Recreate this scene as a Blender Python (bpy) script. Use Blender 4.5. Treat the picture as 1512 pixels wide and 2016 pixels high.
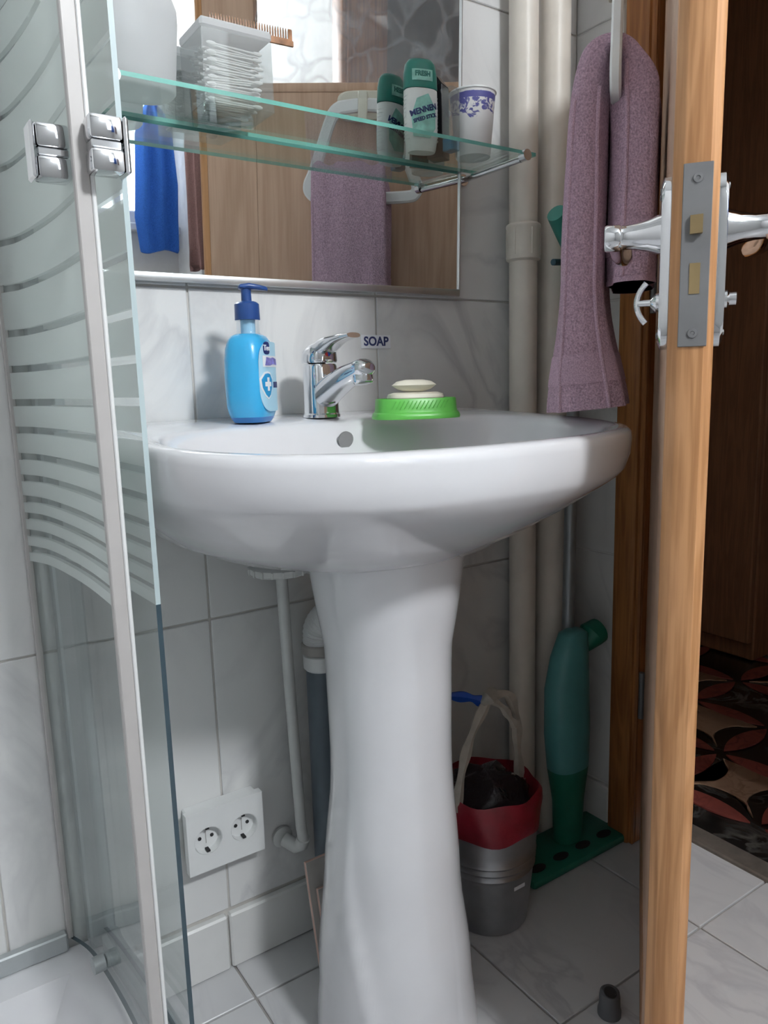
import bpy, bmesh, math, random
from mathutils import Vector, Matrix, Euler
for o in list(bpy.data.objects): bpy.data.objects.remove(o)
random.seed(7)
S = bpy.context.scene
C = S.collection
PI = math.pi
sin, cos = math.sin, math.cos

# ------------------------------------------------------------------ camera, world, exposure
cam = bpy.data.objects.new('camera', bpy.data.cameras.new('camera')); C.objects.link(cam)
cam.data.sensor_fit = 'VERTICAL'; cam.data.sensor_height = 36.0; cam.data.sensor_width = 27.0
cam.data.lens = 1495.0/2016*36.0
cam.data.clip_start = 0.01; cam.data.clip_end = 50
fwd = Vector((0.55064174, 0.81774945, -0.16756943)).normalized()
up = -Vector((-0.117039, -0.12312728, -0.98546514)); up = (up - fwd*up.dot(fwd)).normalized()
rt = fwd.cross(up)
cam.matrix_world = Matrix(((rt.x, up.x, -fwd.x, 0), (rt.y, up.y, -fwd.y, 0), (rt.z, up.z, -fwd.z, 0.9), (0, 0, 0, 1)))
S.camera = cam
W = bpy.data.worlds.new('world'); S.world = W; W.use_nodes = True
W.node_tree.nodes['Background'].inputs[0].default_value = (0.75, 0.86, 1.0, 1)
W.node_tree.nodes['Background'].inputs[1].default_value = 1.0
S.view_settings.view_transform = 'Standard'
try: S.view_settings.look = 'None'
except Exception: pass
S.view_settings.gamma = 1.0; S.view_settings.use_curve_mapping = False
S.view_settings.exposure = 0.0
LAMP_POS = (0.61, -1.15, 2.26); LAMP_STRENGTH = 216.0; LAMP_R = 0.13
WINDOW_STRENGTH = 3.5

# ------------------------------------------------------------------ materials
def mat(name):
    m = bpy.data.materials.new(name); m.use_nodes = True
    nt = m.node_tree; b = nt.nodes['Principled BSDF']
    return m, nt, b
def rgb(c): return (c[0], c[1], c[2], 1)
def N(nt, t, **kw):
    n = nt.nodes.new(t)
    for k, v in kw.items(): setattr(n, k, v)
    return n
def plain(name, col, rough=.5, metal=0., coat=0., noise=0.06, nscale=30, bump=0., bscale=200, spec=.5):
    m, nt, b = mat(name)
    b.inputs['Roughness'].default_value = rough; b.inputs['Metallic'].default_value = metal
    b.inputs['Coat Weight'].default_value = coat; b.inputs['Coat Roughness'].default_value = .05
    b.inputs['Specular IOR Level'].default_value = spec
    tc = N(nt, 'ShaderNodeTexCoord'); nz = N(nt, 'ShaderNodeTexNoise')
    nz.inputs['Scale'].default_value = nscale; nz.inputs['Detail'].default_value = 4
    nt.links.new(tc.outputs['Object'], nz.inputs['Vector'])
    r = N(nt, 'ShaderNodeValToRGB')
    r.color_ramp.elements[0].color = rgb([max(0, x*(1-noise)) for x in col]); r.color_ramp.elements[1].color = rgb([min(1, x*(1+noise)) for x in col])
    r.color_ramp.elements[0].position = .3; r.color_ramp.elements[1].position = .7
    nt.links.new(nz.outputs['Fac'], r.inputs['Fac']); nt.links.new(r.outputs['Color'], b.inputs['Base Color'])
    if bump:
        n2 = N(nt, 'ShaderNodeTexNoise'); n2.inputs['Scale'].default_value = bscale; n2.inputs['Detail'].default_value = 3
        nt.links.new(tc.outputs['Object'], n2.inputs['Vector'])
        bp = N(nt, 'ShaderNodeBump'); bp.inputs['Strength'].default_value = bump; bp.inputs['Distance'].default_value = .002
        nt.links.new(n2.outputs['Fac'], bp.inputs['Height']); nt.links.new(bp.outputs['Normal'], b.inputs['Normal'])
    return m
def marble(name, base, vein, rough, scale=5., stretch=(1, 1, 1), rot=(0, 0, 0), amount=1.):
    m, nt, b = mat(name)
    b.inputs['Roughness'].default_value = rough
    g = N(nt, 'ShaderNodeNewGeometry'); oi = N(nt, 'ShaderNodeObjectInfo')
    mul = N(nt, 'ShaderNodeMath', operation='MULTIPLY'); mul.inputs[1].default_value = 37.
    add = N(nt, 'ShaderNodeVectorMath', operation='ADD'); mp = N(nt, 'ShaderNodeMapping')
    mp.inputs['Rotation'].default_value = rot; mp.inputs['Scale'].default_value = stretch
    nt.links.new(oi.outputs['Random'], mul.inputs[0]); nt.links.new(g.outputs['Position'], mp.inputs['Vector'])
    nt.links.new(mp.outputs['Vector'], add.inputs[0]); nt.links.new(mul.outputs[0], add.inputs[1])
    n1 = N(nt, 'ShaderNodeTexNoise'); n1.inputs['Scale'].default_value = scale; n1.inputs['Detail'].default_value = 7; n1.inputs['Distortion'].default_value = 1.2
    n2 = N(nt, 'ShaderNodeTexNoise'); n2.inputs['Scale'].default_value = scale*.6; n2.inputs['Detail'].default_value = 3
    for n in (n1, n2): nt.links.new(add.outputs[0], n.inputs['Vector'])
    r1 = N(nt, 'ShaderNodeValToRGB'); e = r1.color_ramp.elements
    e[0].position = .44; e[0].color = (0, 0, 0, 1); e[1].position = .5; e[1].color = (1, 1, 1, 1)
    x = e.new(.57); x.color = (0, 0, 0, 1)
    nt.links.new(n1.outputs['Fac'], r1.inputs['Fac'])
    r2 = N(nt, 'ShaderNodeValToRGB'); r2.color_ramp.elements[0].position = .4; r2.color_ramp.elements[1].position = .7
    nt.links.new(n2.outputs['Fac'], r2.inputs['Fac'])
    mm = N(nt, 'ShaderNodeMath', operation='MULTIPLY'); nt.links.new(r1.outputs['Color'], mm.inputs[0]); nt.links.new(r2.outputs['Color'], mm.inputs[1])
    m2 = N(nt, 'ShaderNodeMath', operation='MULTIPLY'); m2.inputs[1].default_value = amount; nt.links.new(mm.outputs[0], m2.inputs[0])
    mx = N(nt, 'ShaderNodeMix', data_type='RGBA'); mx.inputs[6].default_value = rgb(base); mx.inputs[7].default_value = rgb(vein)
    nt.links.new(m2.outputs[0], mx.inputs[0]); nt.links.new(mx.outputs[2], b.inputs['Base Color'])
    return m
def wood(name, c1, c2, rough=.45, scale=(14, 14, 1.1), rings=2.5):
    m, nt, b = mat(name); b.inputs['Roughness'].default_value = rough
    tc = N(nt, 'ShaderNodeTexCoord'); mp = N(nt, 'ShaderNodeMapping'); mp.inputs['Scale'].default_value = scale
    nt.links.new(tc.outputs['Object'], mp.inputs['Vector'])
    n1 = N(nt, 'ShaderNodeTexNoise'); n1.inputs['Scale'].default_value = rings; n1.inputs['Detail'].default_value = 3; n1.inputs['Distortion'].default_value = .6
    nt.links.new(mp.outputs['Vector'], n1.inputs['Vector'])
    w = N(nt, 'ShaderNodeMath', operation='MULTIPLY'); w.inputs[1].default_value = 26.
    s = N(nt, 'ShaderNodeMath', operation='SINE'); nt.links.new(n1.outputs['Fac'], w.inputs[0]); nt.links.new(w.outputs[0], s.inputs[0])
    n2 = N(nt, 'ShaderNodeTexNoise'); n2.inputs['Scale'].default_value = 9.; n2.inputs['Detail'].default_value = 6
    mp2 = N(nt, 'ShaderNodeMapping'); mp2.inputs['Scale'].default_value = (scale[0]*2.2, scale[1]*2.2, scale[2]*1.0); nt.links.new(tc.outputs['Object'], mp2.inputs['Vector']); nt.links.new(mp2.outputs['Vector'], n2.inputs['Vector'])
    a = N(nt, 'ShaderNodeMath', operation='MULTIPLY_ADD'); a.inputs[1].default_value = .2; nt.links.new(s.outputs[0], a.inputs[0]); nt.links.new(n2.outputs['Fac'], a.inputs[2])
    r = N(nt, 'ShaderNodeValToRGB'); r.color_ramp.elements[0].position = .25; r.color_ramp.elements[1].position = .75
    r.color_ramp.elements[0].color = rgb(c2); r.color_ramp.elements[1].color = rgb(c1)
    nt.links.new(a.outputs[0], r.inputs['Fac']); nt.links.new(r.outputs['Color'], b.inputs['Base Color'])
    bp = N(nt, 'ShaderNodeBump'); bp.inputs['Strength'].default_value = .12; bp.inputs['Distance'].default_value = .001
    nt.links.new(n2.outputs['Fac'], bp.inputs['Height']); nt.links.new(bp.outputs['Normal'], b.inputs['Normal'])
    return m
def schlick(nt, f0=.035):
    lw = N(nt, 'ShaderNodeLayerWeight'); lw.inputs[0].default_value = .5
    pw = N(nt, 'ShaderNodeMath', operation='POWER'); pw.inputs[1].default_value = 5.; nt.links.new(lw.outputs['Facing'], pw.inputs[0])
    ma = N(nt, 'ShaderNodeMath', operation='MULTIPLY_ADD'); ma.inputs[1].default_value = 1-f0; ma.inputs[2].default_value = f0; nt.links.new(pw.outputs[0], ma.inputs[0])
    return ma
def thin_glass(name, tint=(.93, .97, .96), gloss=1., bump=0., bscale=20, milk=0., milkcol=(.8, .85, .85), rough=0.):
    m, nt, b = mat(name); nt.nodes.remove(b); out = nt.nodes['Material Output']
    t = N(nt, 'ShaderNodeBsdfTransparent'); t.inputs[0].default_value = rgb(tint)
    g = N(nt, 'ShaderNodeBsdfGlossy'); g.inputs['Roughness'].default_value = rough; g.inputs[0].default_value = (1, 1, 1, 1)
    fr = schlick(nt)
    ml = N(nt, 'ShaderNodeMath', operation='MULTIPLY', use_clamp=True); ml.inputs[1].default_value = gloss; nt.links.new(fr.outputs[0], ml.inputs[0])
    mx = N(nt, 'ShaderNodeMixShader'); nt.links.new(ml.outputs[0], mx.inputs[0]); nt.links.new(t.outputs[0], mx.inputs[1]); nt.links.new(g.outputs[0], mx.inputs[2])
    last = mx
    if milk:
        d = N(nt, 'ShaderNodeBsdfDiffuse'); d.inputs[0].default_value = rgb(milkcol); tl = N(nt, 'ShaderNodeBsdfTranslucent'); tl.inputs[0].default_value = rgb(milkcol)
        m1 = N(nt, 'ShaderNodeMixShader'); m1.inputs[0].default_value = .5; nt.links.new(d.outputs[0], m1.inputs[1]); nt.links.new(tl.outputs[0], m1.inputs[2])
        m2 = N(nt, 'ShaderNodeMixShader'); m2.inputs[0].default_value = milk; nt.links.new(mx.outputs[0], m2.inputs[1]); nt.links.new(m1.outputs[0], m2.inputs[2])
        last = m2
    if bump:
        tc = N(nt, 'ShaderNodeTexCoord'); v = N(nt, 'ShaderNodeTexVoronoi', feature='DISTANCE_TO_EDGE'); v.inputs['Scale'].default_value = bscale
        nz = N(nt, 'ShaderNodeTexNoise'); nz.inputs['Scale'].default_value = bscale*.5
        nt.links.new(tc.outputs['Object'], nz.inputs['Vector'])
        ad = N(nt, 'ShaderNodeMix', data_type='RGBA'); ad.inputs[0].default_value = .15
        nt.links.new(tc.outputs['Object'], ad.inputs[6]); nt.links.new(nz.outputs['Color'], ad.inputs[7]); nt.links.new(ad.outputs[2], v.inputs['Vector'])
        r = N(nt, 'ShaderNodeValToRGB'); r.color_ramp.elements[1].position = .08; nt.links.new(v.outputs['Distance'], r.inputs['Fac'])
        bp = N(nt, 'ShaderNodeBump'); bp.inputs['Strength'].default_value = bump; bp.inputs['Distance'].default_value = .004
        nt.links.new(r.outputs['Color'], bp.inputs['Height'])
        nt.links.new(bp.outputs['Normal'], g.inputs['Normal'])
        if milk:
            iv = N(nt, 'ShaderNodeMath', operation='MULTIPLY_ADD'); iv.inputs[1].default_value = -.16; iv.inputs[2].default_value = milk+.16
            nt.links.new(r.outputs['Color'], iv.inputs[0]); nt.links.new(iv.outputs[0], m2.inputs[0])
    nt.links.new(last.outputs[0], out.inputs[0])
    return m
def frosted_glass(name, zlist, zbot, half=.0042, zoff=0.):
    """clear thin glass with a printed frosted field above zbot, broken by clear lines"""
    m, nt, b = mat(name); nt.nodes.remove(b); out = nt.nodes['Material Output']
    t = N(nt, 'ShaderNodeBsdfTransparent'); t.inputs[0].default_value = (.945, .968, .963, 1)
    g = N(nt, 'ShaderNodeBsdfGlossy'); g.inputs['Roughness'].default_value = .02
    fr = schlick(nt)
    mx = N(nt, 'ShaderNodeMixShader'); nt.links.new(fr.outputs[0], mx.inputs[0]); nt.links.new(t.outputs[0], mx.inputs[1]); nt.links.new(g.outputs[0], mx.inputs[2])
    d = N(nt, 'ShaderNodeBsdfDiffuse'); tl = N(nt, 'ShaderNodeBsdfTranslucent')
    d.inputs[0].default_value = (.86, .895, .88, 1); tl.inputs[0].default_value = (.88, .92, .905, 1)
    md = N(nt, 'ShaderNodeMixShader'); md.inputs[0].default_value = .55; nt.links.new(d.outputs[0], md.inputs[1]); nt.links.new(tl.outputs[0], md.inputs[2])
    mt = N(nt, 'ShaderNodeMixShader'); mt.inputs[0].default_value = .84; nt.links.new(t.outputs[0], mt.inputs[1]); nt.links.new(md.outputs[0], mt.inputs[2])
    geo = N(nt, 'ShaderNodeNewGeometry'); sx = N(nt, 'ShaderNodeSeparateXYZ'); nt.links.new(geo.outputs['Position'], sx.inputs[0])
    gt = N(nt, 'ShaderNodeMath', operation='GREATER_THAN'); gt.inputs[1].default_value = zbot; nt.links.new(sx.outputs[2], gt.inputs[0])
    cur = gt
    for z in zlist:
        cp = N(nt, 'ShaderNodeMath', operation='COMPARE'); cp.inputs[1].default_value = z+zoff; cp.inputs[2].default_value = half
        nt.links.new(sx.outputs[2], cp.inputs[0])
        sb = N(nt, 'ShaderNodeMath', operation='SUBTRACT', use_clamp=True); nt.links.new(cur.outputs[0], sb.inputs[0]); nt.links.new(cp.outputs[0], sb.inputs[1]); cur = sb
    fin = N(nt, 'ShaderNodeMixShader'); nt.links.new(cur.outputs[0], fin.inputs[0]); nt.links.new(mx.outputs[0], fin.inputs[1]); nt.links.new(mt.outputs[0], fin.inputs[2])
    nt.links.new(fin.outputs[0], out.inputs[0])
    return m
def cloth(name, col, bump=.9, scale=420):
    m, nt, b = mat(name); b.inputs['Roughness'].default_value = .95; b.inputs['Specular IOR Level'].default_value = .1
    b.inputs['Sheen Weight'].default_value = .35; b.inputs['Sheen Roughness'].default_value = .5
    b.inputs['Sheen Tint'].default_value = rgb([min(1, c*1.8) for c in col])
    tc = N(nt, 'ShaderNodeTexCoord'); nz = N(nt, 'ShaderNodeTexNoise'); nz.inputs['Scale'].default_value = scale; nz.inputs['Detail'].default_value = 2
    n2 = N(nt, 'ShaderNodeTexNoise'); n2.inputs['Scale'].default_value = 14
    for n in (nz, n2): nt.links.new(tc.outputs['Object'], n.inputs['Vector'])
    r = N(nt, 'ShaderNodeValToRGB'); r.color_ramp.elements[0].position = .3; r.color_ramp.elements[1].position = .7
    r.color_ramp.elements[0].color = rgb([c*.68 for c in col]); r.color_ramp.elements[1].color = rgb([min(1, c*1.25) for c in col])
    nt.links.new(nz.outputs['Fac'], r.inputs['Fac'])
    nt.links.new(r.outputs['Color'], b.inputs['Base Color'])
    bp = N(nt, 'ShaderNodeBump'); bp.inputs['Strength'].default_value = bump; bp.inputs['Distance'].default_value = .003
    nt.links.new(nz.outputs['Fac'], bp.inputs['Height']); nt.links.new(bp.outputs['Normal'], b.inputs['Normal'])
    return m
def emit(name, col, st):
    m, nt, b = mat(name); nt.nodes.remove(b)
    e = N(nt, 'ShaderNodeEmission'); e.inputs[0].default_value = rgb(col); e.inputs[1].default_value = st
    nt.links.new(e.outputs[0], nt.nodes['Material Output'].inputs[0]); return m

M_WT = marble('wall_tile', (.76, .76, .755), (.58, .58, .59), .22, 4.5, (1, 1, .8), (.0, .7, .3))
M_FT = marble('floor_tile', (.60, .60, .61), (.40, .40, .43), .28, 7., (1.6, .7, 1), (0, 0, .6), .75)
M_GR = plain('grout', (.60, .58, .55), .9, bump=.3)
M_GRF = plain('floor_grout', (.38, .36, .34), .9, bump=.3)
M_CER = plain('ceramic', (.73, .73, .755), .09, coat=.6, noise=.01)
M_CHR = plain('chrome', (.74, .75, .77), .07, 1., noise=.02)
M_STL = plain('brushed_steel', (.20, .20, .205), .5, .5, noise=.08)
M_ALU = plain('aluminium', (.72, .74, .75), .32, .9, noise=.05)
M_ALUG = plain('grey_profile', (.46, .49, .50), .45, .3, noise=.05)
M_OAK = wood('oak', (.60, .31, .14), (.42, .195, .075))
M_OAKP = wood('oak_hazed', (.63, .42, .30), (.52, .335, .23), scale=(9, 9, .9), rings=1.6)  # paler, greyer copy of oak; mirror haze and weak fill put in its colour
M_CASE = wood('casing_wood', (.42, .17, .05), (.27, .10, .03))
M_HALLW = wood('hall_wood', (.42, .20, .10), (.30, .14, .07))
M_BRASS = plain('brass', (.34, .25, .13), .4, .8)
M_PIPE = plain('pipe_paint', (.80, .74, .66), .4, noise=.04, bump=.15, bscale=60)
M_WPL = plain('white_plastic', (.78, .79, .79), .35, noise=.02)
M_CREAM = plain('cream_plastic', (.72, .70, .60), .4, noise=.02)
M_TOW = cloth('mauve_terry', (.52, .36, .45))
M_TOWF = cloth('mauve_band', (.52, .36, .45), .25, 700)
M_BLUET = cloth('blue_terry', (.035, .13, .48))
M_ROBE = cloth('brown_terry', (.15, .085, .08))
M_DBLUE = cloth('navy_cloth', (.02, .035, .09), .4, 500)
M_GREENP = plain('green_plastic', (.13, .52, .085), .35, noise=.03)
M_SOAPW = plain('soap_bar', (.80, .76, .64), .45, noise=.03)
M_TEAL = plain('teal_plastic', (.05, .28, .23), .4, noise=.05)
M_TEALL = plain('teal_bottle', (.10, .33, .33), .35, noise=.05)
M_GREEND = plain('dark_green_plastic', (.012, .17, .11), .4, noise=.05)
M_BUCK = plain('galvanised', (.42, .43, .45), .38, .9, noise=.2, nscale=12)
M_RED = plain('red_film', (.27, .014, .028), .35, noise=.3, nscale=25, bump=.5, bscale=60)
M_FILM = thin_glass('bag_film', (.82, .80, .80), 1., .8, 60, .28, (.6, .56, .5))
M_DFILM = thin_glass('dark_film', (.35, .30, .33), 1., .8, 60, .35, (.12, .09, .11))
M_BLUEP = plain('blue_plastic', (.01, .07, .40), .35)
M_GPVC = plain('grey_pvc', (.11, .14, .17), .45, noise=.08)
M_RUB = plain('rubber', (.10, .105, .115), .6, noise=.1)
M_BLACK = plain('black_plastic', (.012, .012, .015), .3)
M_BISC = plain('biscuit', (.62, .42, .36), .9, noise=.12, bump=.4)
M_TGREY = plain('tile_back', (.40, .38, .36), .8, noise=.08)
M_SKIRT = plain('skirting_tile', (.74, .74, .73), .25, noise=.02)
M_PLAST = plain('plaster', (.62, .63, .63), .8, noise=.03, bump=.2)
M_HALLP = plain('hall_plaster', (.45, .32, .24), .8)
M_MIR, nt_, b_ = mat('mirror_silver'); b_.inputs['Metallic'].default_value = 1; b_.inputs['Roughness'].default_value = .012; b_.inputs['Base Color'].default_value = (.88, .90, .90, 1)
M_SHG = thin_glass('shelf_glass', (.93, .98, .96), .9)
M_SHE = plain('glass_edge', (.17, .46, .40), .15, noise=.2, nscale=8)
M_PEDGE, nt_, b_ = mat('panel_edge'); b_.inputs['Roughness'].default_value = .2
g_ = N(nt_, 'ShaderNodeNewGeometry'); s_ = N(nt_, 'ShaderNodeSeparateXYZ'); nt_.links.new(g_.outputs['Position'], s_.inputs[0])
c_ = N(nt_, 'ShaderNodeMath', operation='GREATER_THAN'); c_.inputs[1].default_value = .692; nt_.links.new(s_.outputs[2], c_.inputs[0])
x_ = N(nt_, 'ShaderNodeMix', data_type='RGBA'); x_.inputs[6].default_value = (.045, .075, .095, 1); x_.inputs[7].default_value = (.50, .60, .62, 1)
nt_.links.new(c_.outputs[0], x_.inputs[0]); nt_.links.new(x_.outputs[2], b_.inputs['Base Color'])
M_DGL = thin_glass('door_glass', (.95, .955, .96), 1.5, 1., 16, .12, (.45, .46, .48), .05)
M_CLEAR = thin_glass('clear_plastic', (.93, .94, .94), 1., 0, 20, .10, (.85, .86, .86))
M_CLEARN = thin_glass('clear_neck', (.92, .95, .97), 1.2)
M_FROSTB = thin_glass('frosted_bottle', (.9, .9, .9), .6, 0, 20, .86, (.80, .81, .82), .3)
M_COTTON = plain('cotton', (.85, .85, .84), .8)
M_SOAPB = plain('blue_soap', (.045, .43, .80), .25, coat=.5, noise=.03)
M_SOAPD = plain('blue_base', (.03, .20, .55), .3)
M_LBL = plain('label_pale', (.42, .68, .84), .35, noise=.03)
M_NAVY = plain('navy', (.015, .03, .15), .4)
M_NAVYP = plain('navy_pump', (.025, .075, .26), .3)
M_PUR = plain('purple_ink', (.22, .20, .55), .5, noise=.5, nscale=90)
M_SHIELD = plain('shield_blue', (.02, .30, .62), .4)
M_INKW = plain('white_ink', (.82, .84, .88), .4)
M_INKB = plain('blue_ink', (.035, .05, .16), .5)
M_DTEAL = plain('deo_teal', (.02, .20, .16), .35)
M_DTEALL = plain('deo_pale', (.28, .60, .52), .4, noise=.3, nscale=70)
M_DWH = plain('deo_white', (.74, .77, .76), .35)
M_REDI = plain('red_ink', (.6, .03, .03), .4)
M_BLUI = plain('blue_dot', (.03, .10, .5), .4)
M_COMB = plain('tortoise', (.28, .13, .06), .25, noise=.5, nscale=60)
M_DARK = plain('dark_hole', (.02, .02, .022), .7)
M_OVER = plain('overflow_inside', (.25, .25, .25), .5)
M_PLUMB = plain('plumbing_white', (.58, .59, .58), .45, noise=.05)
M_HB = marble('hall_black', (.010, .010, .010), (.20, .19, .17), .18, 9., (1, 1, 1), (0, 0, .4), .8)
M_HR = marble('hall_red', (.30, .075, .06), (.14, .04, .035), .2, 16.)
M_HC = marble('hall_cream', (.52, .33, .22), (.34, .19, .12), .22, 18.)
M_THR = plain('threshold_strip', (.16, .14, .12), .5, .3, noise=.3)
M_LAMP = emit('lamp_glow', (.94, .975, 1.0), LAMP_STRENGTH)
M_WIN = emit('window_daylight', (.86, .93, 1.0), WINDOW_STRENGTH)

def cup_material():
    m, nt, b = mat('printed_paper'); b.inputs['Roughness'].default_value = .5
    tc = N(nt, 'ShaderNodeTexCoord'); sx = N(nt, 'ShaderNodeSeparateXYZ'); nt.links.new(tc.outputs['Object'], sx.inputs[0])
    nz = N(nt, 'ShaderNodeTexNoise'); nz.inputs['Scale'].default_value = 75; nz.inputs['Detail'].default_value = 5; nz.inputs['Distortion'].default_value = 1.5
    nt.links.new(tc.outputs['Object'], nz.inputs['Vector'])
    lo = N(nt, 'ShaderNodeTexNoise'); lo.inputs['Scale'].default_value = 26; nt.links.new(tc.outputs['Object'], lo.inputs['Vector'])
    r = N(nt, 'ShaderNodeValToRGB'); r.color_ramp.elements[0].position = .47; r.color_ramp.elements[1].position = .55; nt.links.new(nz.outputs['Fac'], r.inputs['Fac'])
    zb = N(nt, 'ShaderNodeMath', operation='MULTIPLY_ADD'); zb.inputs[1].default_value = .07; nt.links.new(lo.outputs['Fac'], zb.inputs[0]); nt.links.new(sx.outputs[2], zb.inputs[2])
    g1 = N(nt, 'ShaderNodeMath', operation='GREATER_THAN'); g1.inputs[1].default_value = .098; nt.links.new(zb.outputs[0], g1.inputs[0])
    band = N(nt, 'ShaderNodeMath', operation='COMPARE'); band.inputs[1].default_value = .089; band.inputs[2].default_value = .0045; nt.links.new(sx.outputs[2], band.inputs[0])
    top = N(nt, 'ShaderNodeMath', operation='LESS_THAN'); top.inputs[1].default_value = .094; nt.links.new(sx.outputs[2], top.inputs[0])
    mu = N(nt, 'ShaderNodeMath', operation='MULTIPLY'); nt.links.new(r.outputs['Color'], mu.inputs[0]); nt.links.new(g1.outputs[0], mu.inputs[1])
    ad = N(nt, 'ShaderNodeMath', operation='MAXIMUM'); nt.links.new(mu.outputs[0], ad.inputs[0]); nt.links.new(band.outputs[0], ad.inputs[1])
    m3 = N(nt, 'ShaderNodeMath', operation='MULTIPLY'); nt.links.new(ad.outputs[0], m3.inputs[0]); nt.links.new(top.outputs[0], m3.inputs[1])
    mx = N(nt, 'ShaderNodeMix', data_type='RGBA'); mx.inputs[6].default_value = (.78, .77, .77, 1); mx.inputs[7].default_value = (.10, .10, .33, 1)
    nt.links.new(m3.outputs[0], mx.inputs[0]); nt.links.new(mx.outputs[2], b.inputs['Base Color'])
    return m
M_CUP = cup_material()

# ------------------------------------------------------------------ mesh helpers
def sgp(v, e): return math.copysign(abs(v)**e, v)
class MB:
    def __init__(s): s.bm = bmesh.new()
    def box(s, x0, x1, y0, y1, z0, z1, bevel=0., seg=1, mi=0):
        b = bmesh.new(); r = bmesh.ops.create_cube(b, size=1.)
        for v in b.verts: v.co = Vector(((x0+x1)/2+v.co.x*(x1-x0), (y0+y1)/2+v.co.y*(y1-y0), (z0+z1)/2+v.co.z*(z1-z0)))
        if bevel: bmesh.ops.bevel(b, geom=b.edges[:], offset=bevel, segments=seg, affect='EDGES', profile=.5)
        return s.join(b, mi)
    def join(s, b, mi=0, mx=None):
        vm = {}
        for v in b.verts: vm[v] = s.bm.verts.new(mx @ v.co if mx else v.co)
        for f in b.faces:
            try:
                nf = s.bm.faces.new([vm[v] for v in f.verts]); nf.material_index = mi if mi else f.material_index
            except ValueError: pass
        b.free(); return s
    def loft(s, rings, cap0=True, cap1=True, closed=True, mi=0):
        vs = [[s.bm.verts.new(p) for p in r] for r in rings]
        n = len(rings[0])
        for a, b in zip(vs[:-1], vs[1:]):
            for i in range(n if closed else n-1):
                j = (i+1) % n
                try: f = s.bm.faces.new((a[i], a[j], b[j], b[i])); f.material_index = mi
                except ValueError: pass
        if cap0: f = s.bm.faces.new(vs[0][::-1]); f.material_index = mi
        if cap1: f = s.bm.faces.new(vs[-1]); f.material_index = mi
        return s
    def lathe(s, prof, n=32, c=(0, 0, 0), mx=None, cap0=True, cap1=True, mi=0, sx=1., sy=1., p=2.):
        rings = []
        for r, z in prof:
            ring = []
            for i in range(n):
                a = 2*PI*i/n
                v = Vector((c[0]+r*sx*sgp(cos(a), 2/p), c[1]+r*sy*sgp(sin(a), 2/p), c[2]+z))
                ring.append(mx @ v if mx else v)
            rings.append(ring)
        return s.loft(rings, cap0, cap1, True, mi)
    def tube(s, pts, r, n=12, mi=0, cap=True):
        pts = [Vector(p) for p in pts]; rings = []; prev = None
        for i, p in enumerate(pts):
            t = (pts[min(i+1, len(pts)-1)]-pts[max(i-1, 0)]).normalized()
            if prev is None:
                u = t.orthogonal().normalized()
            else:
                u = (prev - t*prev.dot(t)).normalized()
            w = t.cross(u); prev = u
            rr = r[i] if isinstance(r, (list, tuple)) else r
            rings.append([p+(u*cos(2*PI*k/n)+w*sin(2*PI*k/n))*rr for k in range(n)])
        return s.loft(rings, cap, cap, True, mi)
    def prism(s, poly, z0, z1, fn=None, mi=0):
        fn = fn or (lambda a, b, c: Vector((a, b, c)))
        return s.loft([[fn(a, b, z0) for a, b in poly], [fn(a, b, z1) for a, b in poly]], True, True, True, mi)
    def build(s, name, m, parent=None, smooth=True, ang=35, loc=None, rot=None):
        bmesh.ops.recalc_face_normals(s.bm, faces=s.bm.faces[:])
        me = bpy.data.meshes.new(name); s.bm.to_mesh(me); s.bm.free()
        if smooth:
            me.polygons.foreach_set('use_smooth', [True]*len(me.polygons))
            me.set_sharp_from_angle(angle=math.radians(ang))
        for x in (m if isinstance(m, (list, tuple)) else [m]): me.materials.append(x)
        o = bpy.data.objects.new(name, me); C.objects.link(o)
        if parent is not None: o.parent = parent
        if loc is not None: o.location = loc
        if rot is not None: o.rotation_euler = rot
        return o
def tag(o, label=None, cat=None, group=None, kind=None):
    if label: o['label'] = label
    if cat: o['category'] = cat
    if group: o['group'] = group
    if kind: o['kind'] = kind
    return o
def thing(name, label, cat, loc=(0, 0, 0), rotz=0., group=None, kind=None):
    o = bpy.data.objects.new(name, None); C.objects.link(o); o.empty_display_size = .05
    o.location = loc; o.rotation_euler = (0, 0, rotz)
    return tag(o, label, cat, group, kind)
def smooth_path(pts, k=8):
    P = [Vector(p) for p in pts]; out = []
    for i in range(len(P)-1):
        p0, p1, p2, p3 = P[max(i-1, 0)], P[i], P[i+1], P[min(i+2, len(P)-1)]
        for j in range(k):
            t = j/k
            out.append(.5*((2*p1)+(p2-p0)*t+(2*p0-5*p1+4*p2-p3)*t*t+(3*p1-p0-3*p2+p3)*t**3))
    out.append(P[-1]); return out
def interp(x, xs, ys):
    if x <= xs[0]: return ys[0]
    for i in range(len(xs)-1):
        if x <= xs[i+1]:
            t = (x-xs[i])/(xs[i+1]-xs[i]); t = t*t*(3-2*t)
            return ys[i]+(ys[i+1]-ys[i])*t
    return ys[-1]
def text_bm(body, size, bold=0., extrude=.0003, sx=1.):
    cu = bpy.data.curves.new('txt', 'FONT'); cu.body = body; cu.size = size; cu.align_x = 'CENTER'; cu.align_y = 'CENTER'
    cu.extrude = extrude; cu.offset = bold; cu.resolution_u = 4
    ob = bpy.data.objects.new('txt', cu); C.objects.link(ob)
    dg = bpy.context.evaluated_depsgraph_get(); dg.update()
    me = bpy.data.meshes.new_from_object(ob.evaluated_get(dg))
    b = bmesh.new(); b.from_mesh(me)
    for v in b.verts: v.co.x *= sx
    bpy.data.objects.remove(ob); bpy.data.curves.remove(cu); bpy.data.meshes.remove(me)
    return b
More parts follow.
